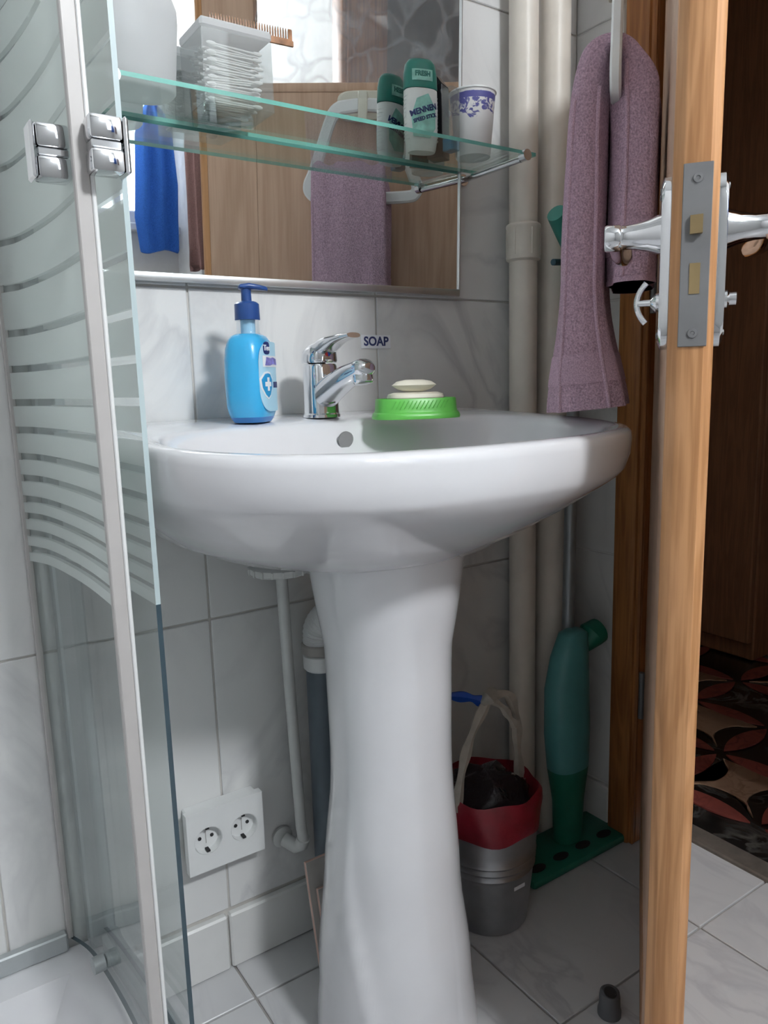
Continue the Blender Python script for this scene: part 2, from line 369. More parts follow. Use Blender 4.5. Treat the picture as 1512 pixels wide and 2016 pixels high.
def text_obj(name, body, size, m, parent, fn, bold=0., extrude=.0003, sx=1.):
    """fn maps (right, up, out) text coordinates to parent space"""
    b = text_bm(body, size, bold, extrude, sx)
    for v in b.verts: v.co = fn(v.co.x, v.co.y, v.co.z)
    mb = MB(); mb.join(b)
    return mb.build(name, m, parent, smooth=False)
def patch(name, poly, m, parent, fn, out=.0004, n=5):
    """thin printed patch: polygon in (right, up), mapped by fn and given thickness"""
    b = bmesh.new(); vs = [b.verts.new((x, y, 0)) for x, y in poly]; b.faces.new(vs)
    xs = [p[0] for p in poly]
    for k in range(1, n):
        x = min(xs)+(max(xs)-min(xs))*k/n
        bmesh.ops.bisect_plane(b, geom=b.verts[:]+b.edges[:]+b.faces[:], plane_co=(x, 0, 0), plane_no=(1, 0, 0))
    r = bmesh.ops.extrude_face_region(b, geom=b.faces[:])
    for e in r['geom']:
        if isinstance(e, bmesh.types.BMVert): e.co.z = out
    for v in b.verts: v.co = fn(v.co.x, v.co.y, v.co.z)
    mb = MB(); mb.join(b)
    return mb.build(name, m, parent, smooth=False)

# ------------------------------------------------------------------ the room shell
YW, XR = 1.032, 1.145          # faces of the back and right wall tiles
XL, YF, ZC = -0.75, -1.15, 2.45
TH = .003
wb = tag(MB().box(XL-.1, XR+.13, YW+TH, YW+TH+.1, -.05, ZC).build('wall_back', M_GR, smooth=False), 'back wall of pale grey marbled tiles behind the washbasin', kind='structure')
gx = [XL] + [.383+.308*k for k in range(-3, 3)] + [XR]
gz = [.095, .566, 1.036, 1.508, 1.98, ZC]
tile_cache = {}
def tile(name, w, h, d, m, parent, loc, axis, bev=.0012):
    """box tile with a soft edge; axis: 'y' faces -y, 'x' faces -x, 'z' faces up"""
    key = (name, round(w, 4), round(h, 4), axis, m.name)
    if key not in tile_cache:
        mb = MB()
        if axis == 'y': mb.box(-w/2, w/2, 0, d, -h/2, h/2, bev)
        elif axis == 'x': mb.box(0, d, -w/2, w/2, -h/2, h/2, bev)
        else: mb.box(-w/2, w/2, -h/2, h/2, -d, 0, bev)
        o = mb.build(name, m, parent, smooth=False); tile_cache[key] = o.data
    else:
        o = bpy.data.objects.new(name, tile_cache[key]); C.objects.link(o); o.parent = parent
    o.location = loc; return o
G = .003
for i in range(len(gx)-1):
    for j in range(len(gz)-1):
        w, h = gx[i+1]-gx[i]-G, gz[j+1]-gz[j]-G
        tile('tile', w, h, TH+.004, M_WT, wb, ((gx[i]+gx[i+1])/2, YW, (gz[j]+gz[j+1])/2), 'y')
DY0, DY1, DZ = .185, .858, 2.03     # doorway in the right wall
wr = MB(); XW = XR+TH
wr.box(XW, XW+.115, DY1+.012, YW+TH, 0, ZC); wr.box(XW, XW+.115, YF, DY0-.012, 0, ZC); wr.box(XW, XW+.115, DY0-.012, DY1+.012, DZ+.012, ZC)
wr = tag(wr.build('wall_right', [plain('white_paint', (.82, .82, .81), .7)], smooth=False), 'right wall with the doorway, tiled beside the pipes', kind='structure')
for j in range(len(gz)-1):
    h = gz[j+1]-gz[j]-G
    tile('tile', .118, h, TH+.002, M_WT, wr, (XR, .9735, (gz[j]+gz[j+1])/2), 'x')
tag(MB().box(XL-.1, XL, YF-.1, YW+TH, -.05, ZC).build('wall_left', plain('left_paint', (.60, .60, .60), .7), smooth=False), 'plain pale left wall of the bathroom', kind='structure')
wf = MB()
WX0, WX1, WZ0, WZ1 = .72, 1.12, 1.40, 2.25
wf.box(XL-.1, WX0, YF-.1, YF, -.05, ZC); wf.box(WX1, XW+.115, YF-.1, YF, -.05, ZC); wf.box(WX0, WX1, YF-.1, YF, -.05, WZ0); wf.box(WX0, WX1, YF-.1, YF, WZ1, ZC)
tag(wf.build('wall_front', M_PLAST, smooth=False), 'plain pale wall with the small high window, seen in the mirror', kind='structure')
tag(MB().box(XL-.1, XW+.115, YF-.1, YW+TH+.1, ZC, ZC+.05).build('ceiling', M_PLAST, smooth=False), 'plain pale bathroom ceiling', kind='structure')
# window
win = tag(bpy.data.objects.new('window_1', None), 'small high window with white frame reflected in the mirror', kind='structure'); C.objects.link(win); win.location = (0, YF, 0)
mb = MB()
for a in ((WX0, WX0+.05, WZ0, WZ1), (WX1-.05, WX1, WZ0, WZ1), (WX0+.05, WX1-.05, WZ0, WZ0+.05), (WX0+.05, WX1-.05, WZ1-.05, WZ1), (.90, .93, WZ0+.05, WZ1-.05)):
    mb.box(a[0], a[1], -.06, -.01, a[2], a[3], .004)
mb.build('window_frame', M_WPL, win)
MB().box(WX0+.05, .90, -.04, -.035, WZ0+.05, WZ1-.05).build('pane', M_WIN, win, False)
MB().box(.93, WX1-.05, -.04, -.035, WZ0+.05, WZ1-.05).build('pane', M_WIN, win, False)
MB().box(WX0-.03, WX1+.03, -.01, .035, WZ0-.03, WZ0, .004).build('window_sill', M_WPL, win)
# floor
fl = tag(MB().box(XL-.1, 1.262, YF-.1, YW+TH, -.06, -.004).build('floor', M_GRF, smooth=False), 'bathroom floor of white marbled square tiles', kind='structure')
fx = [XL] + [.382+.3295*k for k in range(-3, 3)] + [1.262]
fy = [YF] + [.946-.299*k for k in range(6, -1, -1)] + [YW]
for i in range(len(fx)-1):
    for j in range(len(fy)-1):
        w, h = fx[i+1]-fx[i]-G*1.2, fy[j+1]-fy[j]-G*1.2
        if w < .01 or h < .01: continue
        tile('tile', w, h, .008, M_FT, fl, ((fx[i]+fx[i+1])/2, (fy[j]+fy[j+1])/2, 0), 'z')
# skirting tiles
bb = tag(MB().box(.205, XR, YW-.004, YW+.004, 0, .09).build('baseboard_back', M_GR, smooth=False), 'white skirting tiles along the foot of the back wall', kind='structure')
sxs = [.207, .376, .684, .992, XR-.002]
for i in range(len(sxs)-1):
    tile('tile', sxs[i+1]-sxs[i]-G, .092, .014, M_SKIRT, bb, ((sxs[i]+sxs[i+1])/2, YW-.012, .0465), 'y', .003)
br = tag(MB().box(XR-.004, XR+.004, .915, YW-.014, 0, .09).build('baseboard_right', M_GR, smooth=False), 'short white skirting tile beside the door casing', kind='structure')
tile('tile', .1, .092, .012, M_SKIRT, br, (XR-.010, .966, .0465), 'x', .003)

# ------------------------------------------------------------------ hallway beyond the door
hf = tag(MB().box(1.262, 2.75, -.6, 2.3, -.06, -.004).build('floor_hall', M_HB, smooth=False), 'black marble mosaic floor of the hallway', kind='structure')
GP = .22
def lens(cx, cy, L, hw, along):
    pts = []
    R_ = (L*L/4+hw*hw)/(2*hw); a = math.asin(L/2/R_)
    for k in range(13): t = -a+2*a*k/12; pts.append((R_*sin(t), R_*cos(t)-(R_-hw)))
    for k in range(1, 12): t = a-2*a*k/12; pts.append((R_*sin(t), -(R_*cos(t)-(R_-hw))))
    return pts if along == 'x' else [(y, x) for x, y in pts]
def astroid(L):
    h = L/2; d = .062; R_ = (h*h+d*d)/(2*d)*1.0; pts = []
    k = .80
    for q in range(4):
        for t in range(8):
            u = -h+2*h*t/8; v = -h+(R_-(R_-d))*0 + (math.sqrt(R_*R_-u*u)-(R_-d))
            x, y = u*k, v*k
            for _ in range(q): x, y = -y, x
            pts.append((x, y))
    return pts
protos = {}
def inlay(key, poly, m, loc, z1):
    if key not in protos:
        o = MB().prism(poly, -.003, z1).build('inlay', m, hf, smooth=False); protos[key] = o.data
    else:
        o = bpy.data.objects.new('inlay', protos[key]); C.objects.link(o); o.parent = hf
    o.location = (loc[0], loc[1], 0)
for i in range(0, 5):
    for j in range(-3, 4):
        x, y = 1.39+GP*i, .97+GP*j
        inlay('lx', lens(0, 0, GP*.86, .026, 'x'), M_HR, (x+GP/2, y), .0005)
        inlay('ly', lens(0, 0, GP*.86, .026, 'y'), M_HR, (x, y+GP/2), .0005)
        if (i+j) % 2 == 1: inlay('as', astroid(GP), M_HC, (x+GP/2, y+GP/2), .0004)
hw = MB(); hw.box(2.75, 2.85, -.6, 2.3, -.05, ZC); hw.box(1.27, 2.85, 2.3, 2.4, -.05, ZC); hw.box(1.27, 2.85, -.7, -.6, -.05, ZC); hw.box(1.27, 2.85, -.7, 2.4, ZC, ZC+.05); hw.box(1.268, 1.275, .98, 2.3, 0, ZC); hw.box(1.268, 1.275, -.6, .06, 0, ZC)
tag(hw.build('wall_hall', M_HALLP, smooth=False), 'dark brown hallway walls beyond the door', kind='structure')
hd = thing('wardrobe', 'dark brown wooden wardrobe standing in the unlit hallway beyond the door', 'wardrobe', (2.2, 1.25, 0))
MB().box(.03, .5, 0, .9, 0, 2.1, .004).build('carcass', M_HALLW, hd)
for k in range(2): MB().box(0, .028, .002+.45*k, .447+.45*k, .06, 2.09, .004).build('door', M_HALLW, hd)
tr2 = tag(MB().box(1.236, 1.284, DY0-.01, DY1+.01, -.004, .008, .003).build('trim_2', M_THR), 'worn grey threshold strip between white tiles and mosaic', kind='structure')

# ------------------------------------------------------------------ door frame
df = tag(bpy.data.objects.new('trim_1', None), 'orange brown wooden door frame and casing', kind='structure'); C.objects.link(df); df.location = (XR, DY1, 0)
MB().box(.0, .125, 0, .011, .0, DZ, .002).build('jamb', M_CASE, df)
MB().box(.0, .125, DY0-DY1-.011, DY0-DY1, .0, DZ, .002).build('jamb', M_CASE, df)
MB().box(.0, .125, DY0-DY1, 0, DZ, DZ+.011, .002).build('head_jamb', M_CASE, df)
mb = MB(); mb.box(-.016, -.0005, .006, .055, 0, DZ+.055, .005, 2); mb.box(-.010, -.0005, -.002, .010, 0, DZ+.01, .003)
mb.build('casing', M_CASE, df)
mb = MB(); mb.box(-.016, -.0005, DY0-DY1-.055, DY0-DY1-.002, 0, DZ+.055, .005, 2); mb.build('casing', M_CASE, df)
MB().box(-.016, -.0005, DY0-DY1, .006, DZ+.004, DZ+.055, .005, 2).build('casing', M_CASE, df)
MB().box(.045, .060, -.012, 0, .0, DZ, .002).build('door_stop_bead', M_CASE, df)

# ------------------------------------------------------------------ the open door (local x from free edge to hinge, y out of the inner face)
DA = math.atan2(.608, .794)
dr = tag(bpy.data.objects.new('door_1', None), 'open oak door with textured glass above a wooden panel', kind='structure'); C.objects.link(dr)
dr.location = (.627, .45, 0); dr.rotation_euler = (0, 0, DA)
DL, DT, DH = .652, .040, 2.01
def vprism(poly, z0, z1): return MB().prism(poly, z0, z1)
ed = [(0, -.008), (.004, -.0005), (.006, 0), (.016, 0), (.016, -DT), (.006, -DT), (.002, -DT+.003), (0, -DT+.008), (-.0015, -DT+.009), (-.0015, -.0095)]
vprism(ed, .012, DH).build('stile_edge', M_OAK, dr, ang=50)  # edge of the stile board itself, split off to keep the lit orange tone
MB().box(.0162, .118, -DT, 0, .012, DH, .0008).build('stile', M_OAKP, dr)
MB().box(DL-.11, DL, -DT, 0, .012, DH, .004, 2).build('stile', M_OAKP, dr)
MB().box(.118, DL-.11, -DT, 0, DH-.12, DH, .002).build('top_rail', M_OAK, dr)
MB().box(.118, DL-.11, -DT-.001, .002, 1.445, 1.463, .004, 2).build('middle_rail', M_OAKP, dr)
MB().box(.118, DL-.11, -DT, 0, .012, .15, .002).build('bottom_rail', M_OAK, dr)
MB().box(.1185, DL-.1105, -DT+.0005, -.0005, .15, 1.445).build('panel', M_OAKP, dr)
MB().box(.1185, DL-.1105, -.023, -.018, 1.463, DH-.12).build('glass_pane', M_DGL, dr, False)
# lock hardware on the edge
fp = MB().box(-.0035, -.0012, -.0335, -.0085, .925, 1.085, .0006).build('lock_faceplate', M_STL, dr)
for z in (.937, 1.072):
    sc = MB().lathe([(.0045, 0), (.0042, .0012), (.002, .0013), (.0015, .0006)], 14, mx=Matrix.Translation((-.0034, -.021, z)) @ Matrix.Rotation(-PI/2, 4, 'Y')).build('screw', M_STL, fp)
mb = MB(); mb.prism([(-.010, -.026), (-.0035, -.026), (-.0035, -.0155), (-.007, -.0155)], 1.024, 1.040); mb.build('latch_bolt', M_BRASS, fp, False)
MB().box(-.0042, -.0036, -.0255, -.0165, .972, .999).build('deadbolt', M_BRASS, fp)
def lock_side(sgn):
    y0 = 0 if sgn > 0 else -DT
    f = lambda y: y0+sgn*y
    def B(x0, x1, a, b, z0, z1, bv=.001, sg=2):
        ya, yb = sorted((f(a), f(b))); return MB().box(x0, x1, ya, yb, z0, z1, bv, sg)
    es = MB().loft([[Vector((.033+sgp(cos(2*PI*k/40), .55)*.021*w, f(d), 1.003+sgp(sin(2*PI*k/40), .4)*.079*w)) for k in range(40)] for d, w in ((0.0003, 1.), (.006, 1.), (.0085, .93))]).build('escutcheon', M_CHR, dr)
    for x in (.021, .045):
        for z in (1.068, .938):
            MB().lathe([(.003, 0), (.0028, .001), (.0015, .0013)], 10, mx=Matrix.Translation((x, f(.0086), z)) @ Matrix.Rotation(-sgn*PI/2, 4, 'X')).build('screw', M_STL, es)
    mx = Matrix.Translation((.033, f(.008), 1.032)) @ Matrix.Rotation(-sgn*PI/2, 4, 'X')
    lv = MB(); lv.lathe([(.0185, 0), (.0175, .004), (.0145, .012), (.0118, .024), (.0112, .034), (.0118, .036)], 24, mx=mx)
    lv.build('handle_neck', M_CHR, dr)
    lv = MB(); lv.lathe([(.0115, .0368), (.0125, .0385), (.0125, .050), (.0115, .0515)], 24, mx=mx)
    pts = smooth_path([(.034, f(.045), 1.032), (.055, f(.046), 1.031), (.09, f(.045), 1.026), (.135, f(.043), 1.027)], 6)
    lv.tube(pts, [.009+.002*sin(i/len(pts)*PI) for i in range(len(pts))], 14)
    lv.build('lever', M_CHR, dr)
    mx = Matrix.Translation((.033, f(.008), .969)) @ Matrix.Rotation(-sgn*PI/2, 4, 'X')
    if sgn > 0:
        t = MB(); t.lathe([(.009, 0), (.009, .003), (.006, .006), (.0035, .008), (.0030, .020)], 18, mx=mx)
        t.tube([(.033, f(.022+.0085*(1-u*u)-.002), .969+.019*u) for u in [k/6-1 for k in range(13)]], .0028, 10)
        t.build('thumb_turn', M_CHR, dr)
    else:
        t = MB(); t.lathe([(.009, 0), (.009, .004), (.0065, .006), (.0065, .012), (.005, .013)], 18, mx=mx); t.build('release_knob', M_CHR, dr)
lock_side(1); lock_side(-1)
for z in (.31, 1.05, 1.75):
    h = MB().lathe([(.0055, -.045), (.0055, .045)], 14, c=(DL-.002, .0045, z)).build('hinge', M_STL, dr)

# ------------------------------------------------------------------ wash basin
BX = .534
def rimz(y): return .836+(min(max(y, .54), 1.03)-.55)/.48*.021
def bring(a, yf, yb, dz, pf=2.8, pb=5., ymid=None, flat=None, n=96):
    ym = ymid if ymid is not None else yf+(yb-yf)*.56
    r = []
    for k in range(n):
        t = 2*PI*k/n; c_, s_ = cos(t), sin(t)
        if s_ < 0: x = BX+a*sgp(c_, 2/pf); y = ym-(ym-yf)*abs(s_)**(2/pf)
        else: x = BX+a*sgp(c_, 2/pb); y = ym+(yb-ym)*abs(s_)**(2/pb)
        z = (rimz(y)+dz) if flat is None else flat
        r.append(Vector((x, y, z)))
    return r
YB = YW-.001
rings = [bring(.085, .74, .96, 0, flat=.692), bring(.122, .735, YB, 0, 2.05, 7., flat=.692), bring(.152, .718, YB, -.165, 2.05, 7.), bring(.208, .683, YB, -.150, 2.05, 7.), bring(.258, .643, YB, -.125, 2.05, 7.), bring(.284, .600, YB, -.098, 2.1, 7.), bring(.298, .568, YB, -.073, 2.3, 6.),
         bring(.3070, .5515, YB, -.055, 2.6), bring(.3095, .5480, YB, -.047, 2.7), bring(.3120, .5460, YB, -.030, 2.8), bring(.3130, .5450, YB, -.012, 2.8), bring(.3125, .5458, YB, -.004), bring(.309, .5500, YB, 0.0),
         bring(.301, .560, YB-.008, 0.001), bring(.289, .573, .905, -.0005, 2.6, 3.2), bring(.281, .582, .897, -.004, 2.6, 3.2), bring(.274, .590, .890, -.014, 2.6, 3.2), bring(.262, .603, .880, -.040, 2.6, 3.0), bring(.235, .630, .865, -.080, 2.5, 2.8),
         bring(.175, .680, .845, -.115, 2.3, 2.4), bring(.09, .735, .815, -.135, 2., 2.), bring(.025, .765, .80, -.140, 2., 2.)]
wbn = thing('washbasin', 'white ceramic pedestal washbasin mounted on the back wall', 'washbasin', (0, 0, 0))
MB().loft(rings, True, True).build('bowl', M_CER, wbn, ang=60)
# overflow hole and drain
mx = Matrix.Translation((BX, .8828, .826)) @ Matrix.Rotation(PI/2+.22, 4, 'X')
ov = MB(); ov.lathe([(.0115, .0), (.0115, .0032)], 24, mx=mx); ov.build('overflow_hole', M_OVER, wbn)
MB().lathe([(.0222, .0), (.021, .003), (.012, .0035)], 24, c=(BX, .782, .708)).build('drain', M_CHR, wbn)
# pedestal
def ped_ring(z, r, dy=0.):
    out = []
    for k in range(160):
        t = 2*PI*k/160; c_, s_ = cos(t), sin(t)
        ang = math.degrees(math.atan2(-c_, -s_))      # 0 at the front, + towards the left
        rr = r
        if z < .36:
            cr = 40+38*min(1, max(0, z/.24))
            fade = min(1, (.36-z)/.16)
            lf = ang > -20
            d = (abs(ang)-cr)/(4. if lf else 15.); stp = 1/(1+math.exp(-max(-30, min(30, d))))
            rr = r+(.009*stp+(.0045*math.exp(-(d*.7)**2) if lf else 0.))*fade
        out.append(Vector((BX+rr*sgp(c_, .93), .793+dy+rr*1.02*sgp(s_, .93), z)))
    return out
zs = [0.0, .012] + [.03+.03*k for k in range(22)] + [.694]
prs = [ped_ring(z, interp(z, [0, .10, .24, .42, .55, .64, .68], [.104, .098, .0875, .0795, .081, .0925, .100])) for z in zs]
MB().loft(prs, True, True).build('pedestal', M_CER, wbn, ang=60)

# ------------------------------------------------------------------ faucet
fc = thing('faucet', 'chrome single lever mixer tap on the washbasin deck', 'faucet', (.5375, .950, .8545), 0.)
def sring(cx, cy, z, a, b, p=3., n=32): return [Vector((cx+a*sgp(cos(2*PI*k/n), 2/p), cy+b*sgp(sin(2*PI*k/n), 2/p), z)) for k in range(n)]
MB().loft([sring(0, 0, 0, .024, .025), sring(0, 0, .004, .024, .025), sring(0, 0, .006, .0225, .0235)]).build('base_ring', M_CHR, fc)
MB().loft([sring(0, 0, .006, .0222, .0232), sring(0, 0, .04, .0218, .0228), sring(0, .0, .071, .0215, .0225), sring(0, .0, .074, .020, .021)]).build('body', M_CHR, fc)
rg = []
for t in [k/10 for k in range(11)]:
    y = -.010-.108*t; z = .030+.036*t+.004*sin(t*PI); a = .019-.004*t; h = .020-.0085*t
    nrm = Vector((0, .36, 1)).normalized()
    rg.append([Vector((a*sgp(cos(2*PI*k/24), .8), y, z))+nrm*(h*sgp(sin(2*PI*k/24), .8)) for k in range(24)])
t_ = [Vector((.010*cos(2*PI*k/24), -.126, .065+.006*sin(2*PI*k/24))) for k in range(24)]
rg.append(t_)
sp = MB().loft(rg).build('spout', M_CHR, fc, ang=60)
mxa = Matrix.Translation((0, -.108, .066)) @ Matrix.Rotation(PI-.25, 4, 'X')
MB().lathe([(.0125, 0), (.0135, .006), (.0135, .018), (.012, .021), (.009, .0215)], 24, mx=mxa).build('aerator', M_CHR, sp)
MB().loft([sring(0, .001, .0755, .0225, .0235, 2.6), sring(0, .001, .078, .0235, .0245, 2.6), sring(0, 0, .088, .0228, .0238, 2.5), sring(0, -.003, .096, .019, .0205, 2.4), sring(0, -.006, .0995, .012, .014, 2.2)]).build('lever_cap', M_CHR, fc, ang=60)
rg = []
for t in [k/12 for k in range(13)]:
    y = .010-.103*t; z = .086+.022*t+.006*sin(t*PI); a = interp(t, [0, .3, .8, 1], [.021, .017, .0125, .010]); h = interp(t, [0, .3, .7, 1], [.014, .011, .0055, .0035])
    nrm = Vector((0, .3, 1)).normalized()
    rg.append([Vector((a*sgp(cos(2*PI*k/24), .75), y, z))+nrm*(h*sgp(sin(2*PI*k/24), .85)) for k in range(24)])
lev = MB().loft(rg).build('lever', M_CHR, fc, ang=60)
mxd = Matrix.Translation((0, -.0238, .0895)) @ Matrix.Rotation(PI/2, 4, 'X')
MB().prism([(.0045*cos(PI/2+PI*k/10), .006*sin(PI/2+PI*k/10)) for k in range(11)], 0, .0012, lambda a, b, c: mxd @ Vector((a, b, c))).build('hot_mark', M_REDI, fc)
MB().prism([(.0045*cos(-PI/2+PI*k/10), .006*sin(-PI/2+PI*k/10)) for k in range(11)], 0, .0012, lambda a, b, c: mxd @ Vector((a, b, c))).build('cold_mark', M_BLUI, fc)

# ------------------------------------------------------------------ hand soap bottle
sb = thing('soap_bottle', 'blue liquid hand soap bottle with navy pump on the basin deck', 'soap bottle', (.424, .933, .8535), math.radians(44)); sb.scale = (1, 1, .945)
A_, B_, P_ = .0385, .0285, 3.0
def brow(z, s, n=48): return [Vector((A_*s*sgp(cos(2*PI*k/n), 2/P_), B_*s*sgp(sin(2*PI*k/n), 2/P_), z)) for k in range(n)]
MB().loft([brow(.0005, .72), brow(.004, .80), brow(.008, .865)]).build('base', M_SOAPD, sb)
MB().loft([brow(.008, .865), brow(.014, .93), brow(.022, .98), brow(.035, 1.0), brow(.06, 1.01), brow(.085, .985), brow(.100, .93), brow(.110, .84), brow(.117, .70), brow(.120, .52)]).build('body', M_SOAPB, sb, ang=60)
MB().lathe([(.0165, .1195), (.0152, .123), (.0148, .137), (.0165, .1375), (.0165, .1385), (.010, .1388)], 28, cap0=False).build('neck', M_CLEARN, sb)
MB().lathe([(.0095, .119), (.0095, .1386)], 20).build('dip_tube', M_LBL, sb)
MB().lathe([(.0160, .1388), (.0163, .1395), (.0158, .160), (.0130, .1625), (.0115, .163), (.0105, .1635)], 32).build('collar', M_NAVYP, sb)
pm = MB(); pm.lathe([(.0068, .163), (.0064, .176), (.0068, .1805)], 20)
pm.loft([[Vector((x, w*sgp(cos(2*PI*k/16), .7), z+h*sgp(sin(2*PI*k/16), .7))) for k in range(16)] for x, w, h, z in ((-.0095, .006, .002, .1825), (-.008, .009, .0035, .1830), (.004, .0095, .0045, .1835), (.014, .0075, .0038, .1825), (.026, .0045, .003, .1805), (.0275, .0035, .0022, .1795))])
po = pm.build('pump_head', M_NAVYP, sb, ang=50); po.rotation_euler = (0, 0, math.radians(-62))
def bsurf(w, z, o):
    s = 1.004
    u = min(.985, abs(w)/(A_*s)); return Vector((w, -B_*s*(1-u**P_)**(1/P_)-o-.0002, z))
fb = lambda x, y, o: bsurf(x, y, o)
def ellipse(cx, cy, a, b, p=2., n=20): return [(cx+a*sgp(cos(2*PI*k/n), 2/p), cy+b*sgp(sin(2*PI*k/n), 2/p)) for k in range(n)]
patch('label', ellipse(.003, .062, .0335, .047, 4., 36), M_LBL, sb, fb, .0003, 12)
patch('logo', ellipse(-.0135, .100, .0085, .0085, 3.2), M_NAVY, sb, lambda x, y, o: bsurf(x, y, o+.0004), .0004)
text_obj('lettering', 'Teo', .0105, M_INKW, sb, lambda x, y, o: bsurf(x-.0135, y+.100, o+.0011), .0002)
patch('picture', [(-.024, .075), (.030, .075), (.030, .090), (-.024, .090)], M_INKW, sb, lambda x, y, o: bsurf(x, y, o+.0004), .0004, 10)
patch('picture_print', [(-.020, .077), (-.006, .077), (.004, .079), (.022, .078), (.018, .086), (.004, .088), (-.004, .0865), (-.016, .088)], M_PUR, sb, lambda x, y, o: bsurf(x, y, o+.0009), .0004, 8)
sh = [(-.013, .058), (-.0065, .0655), (0, .0665), (.0065, .0655), (.013, .058), (.0115, .047), (.006, .038), (0, .034), (-.006, .038), (-.0115, .047)]
patch('shield_border', [(x*1.2-.015, .051+(y-.051)*1.17) for x, y in sh], M_INKW, sb, lambda x, y, o: bsurf(x, y, o+.0004), .0004)
patch('shield', [(x-.015, y) for x, y in sh], M_SHIELD, sb, lambda x, y, o: bsurf(x, y, o+.0009), .0004)
cr = [(-.003, -.009), (.003, -.009), (.003, -.003), (.009, -.003), (.009, .003), (.003, .003), (.003, .009), (-.003, .009), (-.003, .003), (-.009, .003), (-.009, -.003), (-.003, -.003)]
patch('cross', [(x*.85-.015, y+.052) for x, y in cr], M_INKW, sb, lambda x, y, o: bsurf(x, y, o+.0014), .0004)
patch('print_bar', [(.004, .047), (.028, .047), (.028, .055), (.004, .055)], M_NAVY, sb, lambda x, y, o: bsurf(x, y, o+.0004), .0004)

# ------------------------------------------------------------------ soap dish and soaps
sd = thing('soap_dish', 'bright green oval plastic soap dish on the basin deck', 'soap dish', (.624, .842, .8515), math.radians(-22))
def oring(a, b, z, p=2.8, n=48): return [Vector((a*sgp(cos(2*PI*k/n), 2/p), b*sgp(sin(2*PI*k/n), 2/p), z)) for k in range(n)]
MB().loft([oring(.0595, .041, 0), oring(.060, .0415, .003), oring(.0585, .040, .0075), oring(.0565, .038, .009), oring(.0555, .037, .0125), oring(.0545, .036, .0255), oring(.0535, .035, .027), oring(.0525, .034, .0255), oring(.0525, .034, .012), oring(.02, .012, .010)]).build('bowl', M_GREENP, sd)
for k in range(14):
    x0 = -.038+.0055*k
    y0 = -.0365*(1-abs(x0/.0562)**2.8)**(1/2.8)
    MB().tube([(x0-.003, y0-.0008, .014), (x0, y0-.0012, .019), (x0+.003, y0-.0008, .024)], .0006, 6).build('relief', M_GREENP, sd)
s1 = tag(MB().loft([oring(.031, .019, -.0065, 3), oring(.037, .023, -.004, 3), oring(.0385, .0245, 0, 3), oring(.037, .023, .0045, 3), oring(.030, .018, .0068, 3)]).build('soap_bar', M_SOAPW, None, loc=(.624, .842, .8515+.0280), rot=(0, 0, math.radians(-22))), 'flat cream soap bar lying in the green dish', 'soap')
s2 = tag(MB().loft([oring(.012, .008, -.0085, 2.2), oring(.023, .016, -.005, 2.2), oring(.031, .021, .0005, 2.1), oring(.024, .016, .0055, 2.2), oring(.012, .008, .0078, 2.2)]).build('soap_bar', M_SOAPW, None, loc=(.622, .842, .8515+.0440), rot=(0, 0, math.radians(-20))), 'lozenge shaped cream soap bar resting on top of the flat one', 'soap')

# ------------------------------------------------------------------ SOAP sign
sg = thing('wall_sign', 'small white SOAP label stuck on the wall tiles above the dish', 'sign', (.688, YW, .965))
MB().box(-.028, .028, -.0018, -.0001, -.0105, .0105, .0004).build('plate', M_INKW, sg)
text_obj('lettering', 'SOAP', .0195, M_INKB, sg, lambda x, y, o: Vector((x, -.0019-o, y)), .0006, .0002, .98)

# ------------------------------------------------------------------ mirror
TD = math.radians(2.0)
mi_ = thing('mirror', 'large rectangular mirror with thin silver frame above the washbasin', 'mirror', (0, 1.020, 1.05)); mi_.rotation_euler = (TD, 0, 0)
MX0, MX1, MH = .225, .848, .80
MB().box(MX0, MX1, .0, .004, .001, MH).build('mirror_glass', M_MIR, mi_, False)
MB().box(MX0-.002, MX1+.002, -.005, .006, -.010, .001, .0015, 2).build('bottom_rail', M_ALU, mi_)
MB().box(MX1, MX1+.004, -.003, .006, .001, MH, .001).build('side_rail', M_ALU, mi_)
MB().box(MX0-.004, MX0, -.003, .006, .001, MH, .001).build('side_rail', M_ALU, mi_)
MB().box(MX0-.004, MX1+.004, -.003, .006, MH, MH+.006, .001).build('top_rail', M_ALU, mi_)

# ------------------------------------------------------------------ glass shelf
SZ = 1.2395
sf = thing('glass_shelf', 'clear glass shelf with green edges on chrome brackets across the mirror', 'shelf', (0, 0, SZ))
b = bmesh.new(); bmesh.ops.create_cube(b, size=1.)
for v in b.verts: v.co = Vector(((.252+.893)/2+v.co.x*.641, (.884+1.006)/2+v.co.y*.122, -.003+v.co.z*.005))
for f in b.faces: f.material_index = 0 if abs(f.normal.z) > .5 else 1
MB().join(b).build('glass', [M_SHG, M_SHE], sf, False)
for x, yw in ((.868, YW), (.260, 1.0085)):
    r = MB(); r.tube([(x, yw-.002, -.0115), (x, .890, -.0115)], .0048, 14); r.tube([(x, .888, -.008), (x, .876, -.008)], .0082, 18); r.tube([(x, yw-.001, -.0115), (x, yw-.008, -.0115)], .0095, 18)
    r.build('bracket', M_CHR, sf)

# ------------------------------------------------------------------ things on the shelf
wbt = thing('lotion_bottle', 'large frosted white pump bottle at the left end of the glass shelf', 'bottle', (.305, .948, SZ), 0)
MB().lathe([(.044, .0008), (.047, .004), (.048, .02), (.0535, .08), (.0535, .093), (.050, .103), (.040, .111), (.024, .1165), (.014, .118)], 40, sx=1., sy=.72, p=2.4).build('body', M_FROSTB, wbt, ang=60)
pu = MB(); pu.lathe([(.0135, .117), (.0135, .130), (.008, .132), (.007, .150), (.011, .152), (.011, .158)], 24); pu.build('pump', M_CHR, wbt)

